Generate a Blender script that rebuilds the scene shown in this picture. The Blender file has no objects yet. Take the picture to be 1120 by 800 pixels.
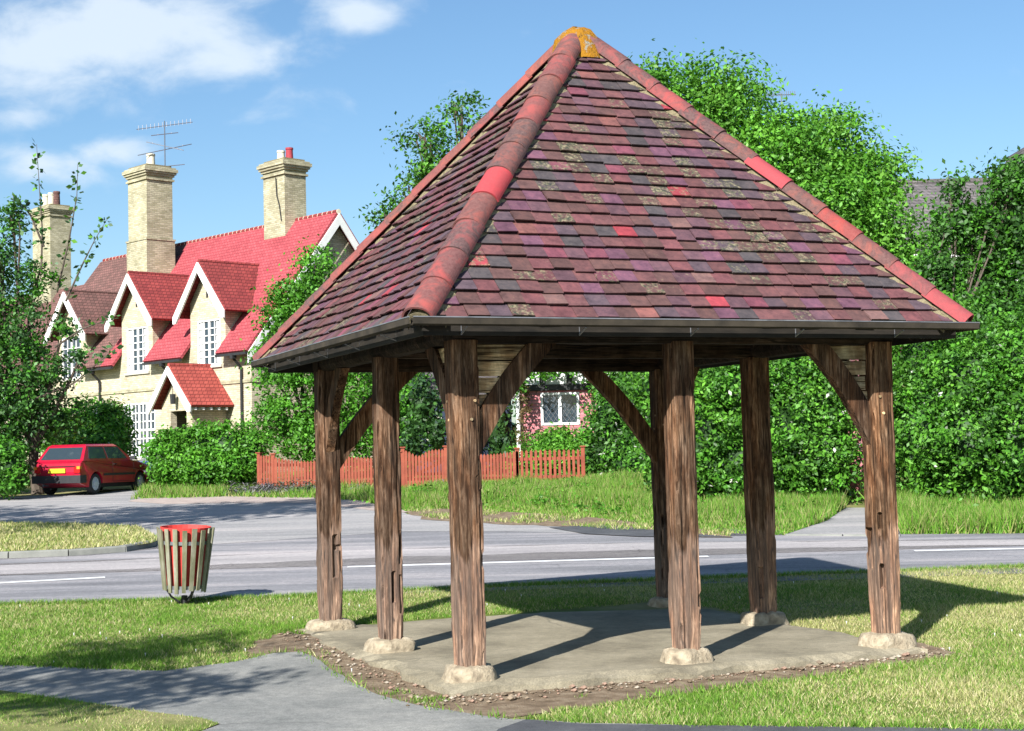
import bpy, bmesh, math, random
import numpy as np
from mathutils import Vector, Matrix, noise as mnoise
R = math.radians
random.seed(7)
scn = bpy.context.scene
col = scn.collection

# ------------------------------------------------------------------ camera
F, PITCH, ROLL, EYE = 1702.6, 0.05538, -0.02392, 1.6
fw = Vector((0, math.cos(PITCH), math.sin(PITCH)))
e1 = Vector((1, 0, 0)); e2 = Vector((0, -math.sin(PITCH), math.cos(PITCH)))
rt = e1*math.cos(ROLL) + e2*math.sin(ROLL)
up = e2*math.cos(ROLL) - e1*math.sin(ROLL)
cam = bpy.data.cameras.new('camera'); camo = bpy.data.objects.new('camera', cam); col.objects.link(camo)
cam.sensor_width = 36; cam.sensor_fit = 'HORIZONTAL'; cam.lens = F/1120*36
cam.clip_start = .1; cam.clip_end = 3000
camo.matrix_world = Matrix(((rt.x, up.x, -fw.x, 0), (rt.y, up.y, -fw.y, 0), (rt.z, up.z, -fw.z, EYE), (0, 0, 0, 1)))
scn.camera = camo

# ------------------------------------------------------------------ light
SUN_AZ, SUN_EL = 66.0, 34.0            # direction the light travels (from +X), height of the sun
sd = Vector((math.cos(R(SUN_AZ))*math.cos(R(SUN_EL)), math.sin(R(SUN_AZ))*math.cos(R(SUN_EL)), -math.sin(R(SUN_EL))))
sun = bpy.data.lights.new('sun', 'SUN'); sun.energy = 5.0; sun.angle = R(.53); sun.color = (1, .975, .93)
suno = bpy.data.objects.new('sun', sun); col.objects.link(suno)
suno.rotation_euler = sd.to_track_quat('-Z', 'Y').to_euler(); suno.location = (-20, -30, 30)

def ray(px, py):
    X = px-560; Y = py-400
    d = fw + rt*(X/F) - up*(Y/F)
    return d
def sky_uv(px, py):
    d = ray(px, py); return d.x/d.y, d.z/d.y

w = bpy.data.worlds.new('World'); scn.world = w; w.use_nodes = True
nt = w.node_tree; nt.nodes.clear(); N = nt.nodes.new; L = nt.links.new
out = N('ShaderNodeOutputWorld')
sky = N('ShaderNodeTexSky'); sky.sky_type = 'NISHITA'; sky.sun_disc = False
sky.sun_elevation = R(SUN_EL); sky.sun_rotation = math.atan2(-sd.x, -sd.y)
sky.air_density = 1.0; sky.dust_density = .9; sky.ozone_density = 2.2; sky.altitude = 0
bg = N('ShaderNodeBackground'); bg.inputs[1].default_value = .071
hs = N('ShaderNodeHueSaturation'); hs.inputs['Saturation'].default_value = 1.08; hs.inputs['Value'].default_value = 1.0
L(sky.outputs[0], hs.inputs['Color']); tn_ = N('ShaderNodeMix'); tn_.data_type = 'RGBA'; tn_.blend_type = 'MULTIPLY'; tn_.inputs[0].default_value = 1; tn_.inputs[7].default_value = (.98, 1.10, 1.14, 1); L(hs.outputs[0], tn_.inputs[6]); L(tn_.outputs[2], bg.inputs[0])
geo = N('ShaderNodeTexCoord'); sep = N('ShaderNodeSeparateXYZ'); L(geo.outputs['Generated'], sep.inputs[0])
def m(op, a, b=None, c=None, clamp=False):
    n = N('ShaderNodeMath'); n.operation = op; n.use_clamp = clamp
    for i, v in enumerate((a, b, c)):
        if v is None: continue
        if isinstance(v, (int, float)): n.inputs[i].default_value = v
        else: L(v, n.inputs[i])
    return n.outputs[0]
yy = m('MAXIMUM', sep.outputs[1], .05)
u_ = m('DIVIDE', sep.outputs[0], yy); v_ = m('DIVIDE', sep.outputs[2], yy)
cmb = N('ShaderNodeCombineXYZ'); L(u_, cmb.inputs[0]); L(m('MULTIPLY', v_, 1.7), cmb.inputs[1]); 
nz = N('ShaderNodeTexNoise'); L(cmb.outputs[0], nz.inputs['Vector']); nz.inputs['Scale'].default_value = 17; nz.inputs['Detail'].default_value = 10; nz.inputs['Roughness'].default_value = .56
nz.inputs['Distortion'].default_value = .25
tot = None
for (px, py, rx, ry, a) in [(40, 50, 170, 60, 1.0), (150, 40, 150, 55, 1.0), (240, 58, 95, 34, .85), (300, 110, 160, 30, .28), (385, 12, 70, 26, .8), (130, 168, 60, 20, .85), (50, 185, 90, 24, .75), (20, 128, 60, 14, .45), (240, 98, 80, 16, .4)]:
    cu, cv = sky_uv(px, py)
    dx = m('MULTIPLY', m('SUBTRACT', u_, cu), F/rx); dy = m('MULTIPLY', m('SUBTRACT', v_, cv), F/ry)
    d2 = m('ADD', m('MULTIPLY', dx, dx), m('MULTIPLY', dy, dy))
    g = m('MULTIPLY', m('EXPONENT', m('MULTIPLY', d2, -.8)), a)
    tot = g if tot is None else m('MAXIMUM', tot, g)
cl = m('ADD', tot, m('MULTIPLY', m('SUBTRACT', nz.outputs['Fac'], .5), 1.5))
mr = N('ShaderNodeMapRange'); mr.interpolation_type = 'SMOOTHSTEP'; L(cl, mr.inputs[0])
mr.inputs[1].default_value = .22; mr.inputs[2].default_value = .92; mr.inputs[3].default_value = 0; mr.inputs[4].default_value = .82
bgc = N('ShaderNodeBackground'); bgc.inputs[0].default_value = (.80, .90, 1, 1); bgc.inputs[1].default_value = .56
mx = N('ShaderNodeMixShader'); L(m('MULTIPLY', mr.outputs[0], m('GREATER_THAN', sep.outputs[1], .3)), mx.inputs[0]); L(bg.outputs[0], mx.inputs[1]); L(bgc.outputs[0], mx.inputs[2]); L(mx.outputs[0], out.inputs[0])

scn.view_settings.view_transform = 'Standard'; scn.view_settings.look = 'None'
scn.view_settings.exposure = .94; scn.view_settings.gamma = 1
scn.render.engine = 'CYCLES'; scn.cycles.max_bounces = 5; scn.cycles.diffuse_bounces = 1; scn.cycles.transparent_max_bounces = 4
scn.render.resolution_x = 1024; scn.render.resolution_y = 731

# ------------------------------------------------------------------ terrain function
KN = [(-60, -.17), (12, -.17), (14, -.13), (17, -.08), (20, -.03), (25, .15), (30, .30), (36, .48), (45, .75), (60, 1.2), (80, 1.4), (900, 1.4)]
KY = np.array([k[0] for k in KN], float); KZ = np.array([k[1] for k in KN], float)
def gz(y): return float(np.interp(y, KY, KZ))
def P(px, py, dz=0):
    d = ray(px, py); t = 0.0; y = 5.0
    for i in range(60):
        t = (gz(y)+dz-EYE)/d.z if d.z < -1e-5 else 900
        y2 = min(t*d.y, 300); 
        if t < 0: y2 = 300
        y = .5*y+.5*y2
    return Vector((d.x/d.y*y, y, gz(y)+dz))
def at(px, py, Y):
    d = ray(px, py); return Vector((d.x/d.y*Y, Y, EYE+d.z/d.y*Y))
def pm(Y): return Y/F     # metres per pixel

# ------------------------------------------------------------------ materials
def newmat(name, rough=.8, spec=.3):
    mt = bpy.data.materials.new(name); mt.use_nodes = True
    b = mt.node_tree.nodes['Principled BSDF']; b.inputs['Roughness'].default_value = rough
    b.inputs['Specular IOR Level'].default_value = spec
    return mt, mt.node_tree, b
def ramp(nt, fac, stops):
    r = nt.nodes.new('ShaderNodeValToRGB'); e = r.color_ramp.elements
    while len(e) < len(stops): e.new(.5)
    for i, (p, c) in enumerate(stops): e[i].position = p; e[i].color = (*c, 1)
    nt.links.new(fac, r.inputs[0]); return r.outputs[0]
def tex(nt, kind='Object', scale=(1, 1, 1), rot=(0, 0, 0)):
    tc = nt.nodes.new('ShaderNodeTexCoord'); mp = nt.nodes.new('ShaderNodeMapping')
    mp.inputs['Scale'].default_value = scale; mp.inputs['Rotation'].default_value = rot
    nt.links.new(tc.outputs[kind], mp.inputs[0]); return mp.outputs[0]
def noisen(nt, vec, scale, detail=6, rough=.6, dist=0):
    n = nt.nodes.new('ShaderNodeTexNoise'); n.inputs['Scale'].default_value = scale; n.inputs['Detail'].default_value = detail
    n.inputs['Roughness'].default_value = rough; n.inputs['Distortion'].default_value = dist
    nt.links.new(vec, n.inputs['Vector']); return n.outputs['Fac']
def mixc(nt, fac, a, b, mode='MIX'):
    x = nt.nodes.new('ShaderNodeMix'); x.data_type = 'RGBA'; x.blend_type = mode; x.clamp_factor = True
    for s, v in ((0, fac), (6, a), (7, b)):
        if isinstance(v, (int, float)): x.inputs[s].default_value = v
        elif isinstance(v, tuple): x.inputs[s].default_value = (*v, 1)
        else: nt.links.new(v, x.inputs[s])
    return x.outputs[2]
def bumpn(nt, b, h, strength=.4, dist=.01):
    bm_ = nt.nodes.new('ShaderNodeBump'); bm_.inputs['Strength'].default_value = strength; bm_.inputs['Distance'].default_value = dist
    nt.links.new(h, bm_.inputs['Height']); nt.links.new(bm_.outputs[0], b.inputs['Normal'])
def attr(nt, name):
    a = nt.nodes.new('ShaderNodeAttribute'); a.attribute_name = name; return a
def pm_(name, c1, c2, scale=3, rough=.85, bump=.3, bscale=30, bdist=.01, c3=None, sc=(1, 1, 1), spec=.3, metal=0, rot=(0, 0, 0)):
    mt, nt, b = newmat(name, rough, spec)
    v = tex(nt, 'Object', sc, rot)
    st = [(.3, c1), (.68, c2)] if c3 is None else [(.28, c1), (.5, c2), (.72, c3)]
    nt.links.new(ramp(nt, noisen(nt, v, scale, 8, .62), st), b.inputs['Base Color'])
    b.inputs['Metallic'].default_value = metal
    if bump: bumpn(nt, b, noisen(nt, v, bscale, 6, .7), bump, bdist)
    return mt
def attrmat(name, rough=.8, trans=0., bump=0, bscale=40, spec=.3, vary=.0, vscale=8):
    mt, nt, b = newmat(name, rough, spec)
    c = attr(nt, 'col').outputs['Color']
    if vary:
        n = noisen(nt, tex(nt), vscale, 7, .65)
        c = mixc(nt, 1.0, c, ramp(nt, n, [(.25, (1-vary,)*3), (.75, (1+vary*.6,)*3)]), 'MULTIPLY')
    nt.links.new(c, b.inputs['Base Color'])
    if bump: bumpn(nt, b, noisen(nt, tex(nt), bscale, 6, .7), bump, .01)
    if trans:
        t = nt.nodes.new('ShaderNodeBsdfTranslucent'); nt.links.new(mixc(nt, 1.0, c, (1.15, 1.2, .5), 'MULTIPLY'), t.inputs[0])
        ms = nt.nodes.new('ShaderNodeMixShader'); ms.inputs[0].default_value = trans
        o = nt.nodes['Material Output']; nt.links.new(b.outputs[0], ms.inputs[1]); nt.links.new(t.outputs[0], ms.inputs[2]); nt.links.new(ms.outputs[0], o.inputs[0])
    return mt
def brickmat(name, c1, c2, mort, bw=.23, bh=.075, ms=.012, dirt=.25, bump=.4, rough=.9, sc=1.0):
    mt, nt, b = newmat(name, rough, .2)
    tc = nt.nodes.new('ShaderNodeTexCoord'); s = nt.nodes.new('ShaderNodeSeparateXYZ'); nt.links.new(tc.outputs['Object'], s.inputs[0])
    ad = nt.nodes.new('ShaderNodeMath'); nt.links.new(s.outputs[0], ad.inputs[0]); nt.links.new(s.outputs[1], ad.inputs[1])
    cm = nt.nodes.new('ShaderNodeCombineXYZ'); nt.links.new(ad.outputs[0], cm.inputs[0]); nt.links.new(s.outputs[2], cm.inputs[1])
    br = nt.nodes.new('ShaderNodeTexBrick'); nt.links.new(cm.outputs[0], br.inputs['Vector'])
    br.inputs['Scale'].default_value = sc; br.inputs['Brick Width'].default_value = bw; br.inputs['Row Height'].default_value = bh
    br.inputs['Mortar Size'].default_value = ms; br.inputs['Mortar Smooth'].default_value = .2
    br.inputs['Color1'].default_value = (*c1, 1); br.inputs['Color2'].default_value = (*c2, 1); br.inputs['Mortar'].default_value = (*mort, 1)
    n = noisen(nt, tc.outputs['Object'], .9, 8, .7)
    c = mixc(nt, 1.0, br.outputs['Color'], ramp(nt, n, [(.3, (1-dirt, 1-dirt, 1-dirt)), (.7, (1.1, 1.1, 1.1))]), 'MULTIPLY')
    nt.links.new(c, b.inputs['Base Color'])
    inv = nt.nodes.new('ShaderNodeMath'); inv.operation = 'SUBTRACT'; inv.inputs[0].default_value = 1; nt.links.new(br.outputs['Fac'], inv.inputs[1])
    bumpn(nt, b, inv.outputs[0], bump, .01)
    return mt

M = {}
# weathered oak
def woodmat(name, dark, mid, pale, rot=(0, 0, 0), sc=(1, 1, .085)):
    mt, nt, b = newmat(name, .9, .2)
    v = tex(nt, 'Object', sc, rot)
    g = noisen(nt, v, 30, 10, .72, .8); big = noisen(nt, tex(nt, 'Object', (1, 1, .45)), 4.5, 7, .68)
    c = ramp(nt, g, [(.30, dark), (.47, mid), (.66, pale)])
    c = mixc(nt, ramp(nt, big, [(.42, (0, 0, 0)), (.68, (1, 1, 1))]), mixc(nt, 1.0, c, (.72, .62, .58), 'MULTIPLY'), mixc(nt, 1.0, c, (1.6, 1.7, 1.85), 'MULTIPLY'))
    wide = noisen(nt, tex(nt, 'Object', (1, 1, .12) if sc[2] < 1 else (.12, 1, 1)), 9, 4, .6, .3)
    c = mixc(nt, ramp(nt, wide, [(.46, (0, 0, 0)), (.60, (.8, .8, .8))]), c, mixc(nt, 1.0, c, (2.3, 2.1, 1.9), 'MULTIPLY'))
    crk = noisen(nt, tex(nt, 'Object', (1, 1, .035) if sc[2] < 1 else (.035, 1, 1)), 17, 3, .5, .2)
    c = mixc(nt, ramp(nt, crk, [(.480, (0, 0, 0)), (.492, (1, 1, 1)), (.508, (1, 1, 1)), (.520, (0, 0, 0))]), c, mixc(nt, 1.0, c, (.22, .2, .18), 'MULTIPLY'))
    fine = noisen(nt, v, 120, 5, .7)
    oi = nt.nodes.new('ShaderNodeObjectInfo')
    c = mixc(nt, 1.0, c, ramp(nt, oi.outputs['Random'], [(0, (.78, .80, .84)), (.5, (1, 1, 1)), (1, (1.22, 1.14, 1.02))]), 'MULTIPLY')
    if sc[2] < 1:
        sp_ = nt.nodes.new('ShaderNodeSeparateXYZ'); nt.links.new(tex(nt), sp_.inputs[0])
        mz = nt.nodes.new('ShaderNodeMath'); mz.operation = 'MULTIPLY_ADD'; nt.links.new(wide, mz.inputs[0]); mz.inputs[1].default_value = -1.6; nt.links.new(sp_.outputs[2], mz.inputs[2])
        c = mixc(nt, ramp(nt, mz.outputs[0], [(0, (.75, .75, .75)), (.12, (0, 0, 0))]), c, mixc(nt, .5, mixc(nt, 1.0, c, (2.4, 2.4, 2.5), 'MULTIPLY'), (.19, .155, .135)))
    c = mixc(nt, 1.0, c, ramp(nt, fine, [(.3, (.62, .6, .58)), (.6, (1.12, 1.1, 1.08))]), 'MULTIPLY')
    nt.links.new(c, b.inputs['Base Color'])
    ad = nt.nodes.new('ShaderNodeMath'); nt.links.new(g, ad.inputs[0]); nt.links.new(fine, ad.inputs[1])
    bumpn(nt, b, ad.outputs[0], .55, .01)
    return mt
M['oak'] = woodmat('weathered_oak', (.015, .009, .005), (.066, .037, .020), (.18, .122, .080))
M['shaded_oak_beam'] = woodmat('shaded_oak_beam', (.007, .005, .004), (.02, .014, .010), (.042, .030, .022), sc=(.06, 1, 1))  # darker than the posts: shade under the eaves is put into the colour
M['board'] = woodmat('weathered_boards', (.14, .11, .06), (.28, .23, .14), (.42, .35, .22), sc=(.1, .1, 1))
M['concrete'] = pm_('slab_concrete', (.15, .135, .095), (.24, .215, .155), 1.6, .92, .35, 60, .006, c3=(.31, .28, .21))
M['pad'] = pm_('stone_pad', (.19, .15, .105), (.40, .33, .23), 11, .95, 1, 22, .03, c3=(.55, .48, .36))
M['gutter'] = pm_('gutter_metal', (.13, .13, .14), (.28, .28, .30), 6, .42, .2, 40, .004, spec=.5, metal=.4)
M['gutterbody'] = pm_('weathered_gutter', (.018, .015, .011), (.05, .04, .028), 5, .95, .4, 40, .004)
M['fascia'] = pm_('fascia_wood', (.008, .007, .006), (.03, .024, .018), 4, .8, .4, 30, .006, sc=(1, 1, 4))
M['mortar'] = pm_('lichen_mortar', (.12, .10, .055), (.25, .21, .125), 22, .95, 1, 30, .02, c3=(.10, .09, .05))
M['white'] = pm_('white_paint', (.70, .70, .68), (.82, .82, .80), 3, .5, .1, 30, .002)
M['glass'] = newmat('window_glass', .08, .8)[0]; M['glass'].node_tree.nodes['Principled BSDF'].inputs['Base Color'].default_value = (.03, .045, .06, 1)
M['black'] = pm_('black_pipe', (.02, .02, .022), (.035, .035, .035), 5, .5, 0)
M['darkin'] = pm_('dark_interior', (.02, .018, .016), (.03, .028, .026), 5, .9, 0)
M['steel'] = pm_('aerial_metal', (.16, .17, .2), (.22, .23, .26), 5, .4, 0, metal=.6)
M['cream'] = brickmat('cream_brick', (.47, .40, .27), (.66, .58, .42), (.38, .34, .26), dirt=.25)
M['cream_dirty'] = brickmat('chimney_brick', (.36, .33, .20), (.58, .53, .37), (.34, .31, .22), dirt=.45)
M['pinkbrick'] = brickmat('pink_brick', (.48, .15, .17), (.60, .24, .26), (.26, .16, .16), dirt=.15, ms=.016, bh=.1, bw=.3)
def roofm(name, c1, c2, mort, bh=.13): return brickmat(name, c1, c2, mort, bw=.19, bh=bh, ms=.012, dirt=.22, bump=.8)
M['redroof'] = roofm('red_roof_tiles', (.33, .060, .070), (.42, .085, .095), (.22, .035, .045))
M['brownroof'] = roofm('brown_roof_tiles', (.13, .072, .062), (.20, .10, .088), (.08, .045, .04))
M['orangeroof'] = roofm('orange_roof_tiles', (.33, .065, .052), (.42, .09, .07), (.18, .035, .03))
M['dorroof'] = roofm('dark_red_roof_tiles', (.22, .042, .042), (.31, .06, .055), (.12, .025, .025))
M['greyroof'] = roofm('grey_roof_tiles', (.11, .10, .10), (.17, .15, .15), (.07, .065, .065))
M['stone'] = pm_('pale_stone', (.40, .38, .32), (.55, .52, .45), 4, .85, .3, 30)
M['potcream'] = pm_('cream_clay', (.55, .50, .38), (.68, .62, .48), 6, .8, 0)
M['potred'] = pm_('red_clay', (.27, .035, .05), (.34, .05, .06), 6, .8, 0)
M['bark'] = pm_('bark', (.05, .04, .03), (.14, .11, .085), 10, .9, .8, 30, .03, sc=(1, 1, .3))
M['leaf'] = attrmat('leaves', .5, .28, spec=.35)
M['grassm'] = attrmat('grass_blades', .6, .25, spec=.2)
M['fence'] = pm_('red_brown_fence_paint', (.21, .050, .030), (.32, .082, .046), 3, .8, .3, 30, .004)
M['kerb'] = pm_('kerb_stone', (.15, .155, .14), (.25, .25, .225), 3, .9, .5, 40, .01)
M['paint'] = pm_('road_paint', (.55, .55, .55), (.80, .80, .79), 9, .7, .2, 60, .003)
M['soil'] = pm_('bare_soil', (.11, .075, .045), (.23, .165, .105), 7, .95, 1, 30, .03, c3=(.34, .27, .185))
M['rubble'] = attrmat('rubble_stone', .95, 0, .8, 60, vary=.3, vscale=30)
M['tile'] = None

# ground / grass base
def groundmat(name):
    mt, nt, b = newmat(name, .95, .1)
    v = tex(nt, 'Object')
    big = noisen(nt, v, .35, 4, .6); mid = noisen(nt, v, 3.0, 8, .7)
    c1 = ramp(nt, mid, [(.3, (.07, .11, .02)), (.7, (.17, .20, .05))])
    c2 = ramp(nt, mid, [(.3, (.18, .17, .07)), (.7, (.33, .30, .14))])
    c = mixc(nt, ramp(nt, big, [(.42, (0, 0, 0)), (.6, (1, 1, 1))]), c1, c2)
    nt.links.new(c, b.inputs['Base Color']); bumpn(nt, b, mid, .5, .02)
    return mt
M['ground'] = groundmat('lawn_ground')
def asphalt(name, c1, c2, c3, streak=(.12, 1, 1), worn=None):
    mt, nt, b = newmat(name, .88, .25)
    v = tex(nt, 'Object')
    agg = noisen(nt, v, 90, 3, .8); agm = noisen(nt, v, 14, 6, .75)
    st = noisen(nt, tex(nt, 'Object', streak), 1.3, 7, .62)
    c = ramp(nt, st, [(.3, c1), (.5, c2), (.7, c3)])
    c = mixc(nt, 1.0, c, ramp(nt, agg, [(.35, (.72, .72, .72)), (.65, (1.28, 1.28, 1.28))]), 'MULTIPLY')
    c = mixc(nt, 1.0, c, ramp(nt, agm, [(.3, (.78, .78, .79)), (.7, (1.2, 1.19, 1.18))]), 'MULTIPLY')
    # cracks
    vo = nt.nodes.new('ShaderNodeTexVoronoi'); vo.feature = 'DISTANCE_TO_EDGE'; vo.inputs['Scale'].default_value = .55
    nt.links.new(mixc(nt, .35, v, noise_col(nt, v, 1.3)), vo.inputs['Vector'])
    ck = ramp(nt, vo.outputs['Distance'], [(.0, (.62, .62, .62)), (.006, (1, 1, 1))])
    c = mixc(nt, ramp(nt, noisen(nt, v, .5, 3, .5), [(.5, (0, 0, 0)), (.6, (1, 1, 1))]), c, mixc(nt, 1.0, c, ck, 'MULTIPLY'))
    nt.links.new(c, b.inputs['Base Color']); bumpn(nt, b, agg, .35, .006)
    return mt
def noise_col(nt, v, s):
    n = nt.nodes.new('ShaderNodeTexNoise'); n.inputs['Scale'].default_value = s; n.inputs['Detail'].default_value = 5
    nt.links.new(v, n.inputs['Vector']); return n.outputs['Color']
M['road'] = asphalt('road_asphalt', (.13, .13, .137), (.235, .23, .24), (.41, .375, .37))
M['side'] = asphalt('side_road_asphalt', (.23, .225, .225), (.31, .30, .295), (.42, .385, .37))
M['path'] = asphalt('path_asphalt', (.16, .165, .155), (.225, .225, .21), (.29, .285, .26), (1, 1, 1))
M['wornroad'] = asphalt('worn_road_surface', (.27, .25, .25), (.36, .335, .33), (.46, .42, .41))
M['newasph'] = asphalt('dark_asphalt', (.06, .062, .068), (.085, .088, .095), (.12, .12, .125), (1, 1, 1))
M['concrete'] = asphalt('worn_concrete', (.155, .135, .095), (.25, .22, .155), (.33, .29, .21), (1, 1, 1))
M['pinkgrav'] = pm_('pinkish_gravel', (.32, .25, .22), (.46, .38, .33), 4, .95, .5, 50)

# ------------------------------------------------------------------ mesh helpers
def link(o, parent=None):
    col.objects.link(o)
    if parent is not None: o.parent = parent
    return o
def tag(o, label=None, cat=None, group=None, kind=None):
    if label: o['label'] = label
    if cat: o['category'] = cat
    if group: o['group'] = group
    if kind: o['kind'] = kind
    return o
def empty(name, loc=(0, 0, 0), rz=0.):
    o = bpy.data.objects.new(name, None); o.location = loc; o.rotation_euler = (0, 0, rz); o.empty_display_size = .2
    col.objects.link(o); return o
class MB:
    def __init__(s): s.v = []; s.f = []; s.c = []; s.xf = None
    def add(s, vs, fs, c=None):
        o = len(s.v)
        for q in vs:
            q = Vector(q)
            s.v.append(tuple(s.xf @ q) if s.xf else tuple(q))
        for f in fs: s.f.append(tuple(i+o for i in f)); s.c.append(c or (1, 1, 1))
    def box(s, a, b, c=None):
        x0, y0, z0 = a; x1, y1, z1 = b
        s.add([(x0, y0, z0), (x1, y0, z0), (x1, y1, z0), (x0, y1, z0), (x0, y0, z1), (x1, y0, z1), (x1, y1, z1), (x0, y1, z1)],
              [(0, 3, 2, 1), (4, 5, 6, 7), (0, 1, 5, 4), (1, 2, 6, 5), (2, 3, 7, 6), (3, 0, 4, 7)], c)
    def bar(s, p, q, w, h, upv=(0, 0, 1), c=None):      # rectangular bar from p to q; w sideways, h along upv
        p = Vector(p); q = Vector(q); d = (q-p).normalized(); u = Vector(upv)
        sx = d.cross(u).normalized(); uu = sx.cross(d).normalized()
        vs = []
        for e in (p, q):
            for a, b in ((-1, -1), (1, -1), (1, 1), (-1, 1)): vs.append(e+sx*a*w/2+uu*b*h/2)
        s.add(vs, [(0, 1, 2, 3), (7, 6, 5, 4), (0, 4, 5, 1), (1, 5, 6, 2), (2, 6, 7, 3), (3, 7, 4, 0)], c)
    def tube(s, pts, rs, n=8, c=None, caps=True):
        rings = []
        for i, p in enumerate(pts):
            p = Vector(p); a = Vector(pts[max(i-1, 0)]); b = Vector(pts[min(i+1, len(pts)-1)])
            d = (b-a).normalized(); ref = Vector((0, 0, 1)) if abs(d.z) < .95 else Vector((1, 0, 0))
            x = d.cross(ref).normalized(); y = x.cross(d).normalized(); r = rs[i] if isinstance(rs, (list, tuple)) else rs
            rings.append([p+x*math.cos(2*math.pi*k/n)*r+y*math.sin(2*math.pi*k/n)*r for k in range(n)])
        vs = [v for r_ in rings for v in r_]; fs = []
        for i in range(len(pts)-1):
            for k in range(n): fs.append((i*n+k, i*n+(k+1) % n, (i+1)*n+(k+1) % n, (i+1)*n+k))
        if caps: fs.append(tuple(range(n))[::-1]); fs.append(tuple((len(pts)-1)*n+k for k in range(n)))
        s.add(vs, fs, c)
    def poly(s, pts, th, nrm, c=None):                  # prism: polygon pts extruded by th along nrm
        n = len(pts); nv = Vector(nrm)*th
        vs = [Vector(p) for p in pts]+[Vector(p)+nv for p in pts]
        s.add(vs, [tuple(range(n))[::-1], tuple(range(n, 2*n))]+[(i, (i+1) % n, n+(i+1) % n, n+i) for i in range(n)], c)
    def build(s, name, mat, parent=None, smooth=False, fix=True):
        me = bpy.data.meshes.new(name); me.from_pydata(s.v, [], s.f)
        if any(c != (1, 1, 1) for c in s.c):
            a = me.attributes.new('col', 'FLOAT_COLOR', 'FACE')
            a.data.foreach_set('color', np.array([(*c[:3], 1) for c in s.c], np.float32).ravel())
        if fix:
            b = bmesh.new(); b.from_mesh(me); bmesh.ops.recalc_face_normals(b, faces=b.faces); b.to_mesh(me); b.free()
        me.update(); me.materials.append(mat)
        if smooth: me.polygons.foreach_set('use_smooth', [True]*len(me.polygons))
        o = bpy.data.objects.new(name, me); link(o, parent); return o
def np_mesh(name, V, k, C, mat, parent=None):
    """V (n*k,3): n separate faces of k corners, C (n,3) their colours"""
    n = len(V)//k; me = bpy.data.meshes.new(name)
    me.vertices.add(n*k); me.vertices.foreach_set('co', V.astype(np.float32).ravel())
    me.loops.add(n*k); me.loops.foreach_set('vertex_index', np.arange(n*k, dtype=np.int32))
    me.polygons.add(n); me.polygons.foreach_set('loop_start', np.arange(0, n*k, k, dtype=np.int32))
    try: me.polygons.foreach_set('loop_total', np.full(n, k, dtype=np.int32))
    except Exception: pass
    me.update(calc_edges=True)
    a = me.attributes.new('col', 'FLOAT_COLOR', 'FACE'); a.data.foreach_set('color', np.c_[C, np.ones(n)].astype(np.float32).ravel())
    me.materials.append(mat); o = bpy.data.objects.new(name, me); link(o, parent); return o

# ------------------------------------------------------------------ sheets on the ground
def sheet(name, pts, dz, mat, cut=True, thick=None):
    """polygon (xy points) laid on the terrain dz above it, cut where the terrain bends"""
    b = bmesh.new(); vs = [b.verts.new((p[0], p[1], 0)) for p in pts]; b.faces.new(vs)
    bmesh.ops.triangulate(b, faces=b.faces[:], ngon_method='EAR_CLIP')
    ys = [p[1] for p in pts]
    for y in KY[1:-1]:
        if min(ys) < y < max(ys):
            bmesh.ops.bisect_plane(b, geom=b.verts[:]+b.edges[:]+b.faces[:], plane_co=(0, y, 0), plane_no=(0, 1, 0))
    for v in b.verts: v.co.z = gz(v.co.y)+dz
    for f in b.faces:
        f.normal_update()
        if f.normal.z < 0: f.normal_flip()
    me = bpy.data.meshes.new(name); b.to_mesh(me); b.free(); me.materials.append(mat)
    o = bpy.data.objects.new(name, me); link(o); o['kind'] = 'structure'; return o
def pxs(*pts): return [P(x, y) for x, y in pts]
def smooth_poly(pts, it=2):
    for _ in range(it):
        q = []
        for i in range(len(pts)):
            a = Vector(pts[i][:2]); b = Vector(pts[(i+1) % len(pts)][:2]); q += [a*.75+b*.25, a*.25+b*.75]
        pts = q
    return [tuple(p) for p in pts]
def rough_line(a, b, step=.25, amp=.04, seed=0):
    a = Vector(a[:2]); b = Vector(b[:2]); n = max(1, int((b-a).length/step)); d = (b-a).normalized(); s = Vector((-d.y, d.x)); o = []
    for i in range(n):
        q = a.lerp(b, i/n); o.append(q+s*amp*mnoise.noise(Vector((q.x*2.1+seed, q.y*2.1, seed))))
    return o
def rough_poly(pts, step=.25, amp=.05, seed=0):
    o = []
    for i in range(len(pts)): o += rough_line(pts[i], pts[(i+1) % len(pts)], step, amp, seed)
    return o
def inside(X, Y, poly):
    r = np.zeros(len(X), bool); n = len(poly); j = n-1
    for i in range(n):
        xi, yi = poly[i][0], poly[i][1]; xj, yj = poly[j][0], poly[j][1]
        c = ((yi > Y) != (yj > Y)) & (X < (xj-xi)*(Y-yi)/((yj-yi) or 1e-9)+xi)
        r ^= c; j = i
    return r

# terrain: one sheet to the horizon
tm = MB(); xs = [-900, -60, -20, 0, 20, 60, 900]
vs = [(x, y, z) for (y, z) in KN for x in xs]; nx = len(xs)
tm.add(vs, [(i*nx+j, i*nx+j+1, (i+1)*nx+j+1, (i+1)*nx+j) for i in range(len(KN)-1) for j in range(nx-1)])
o = tm.build('ground', M['ground'], fix=False); o['kind'] = 'structure'

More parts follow.
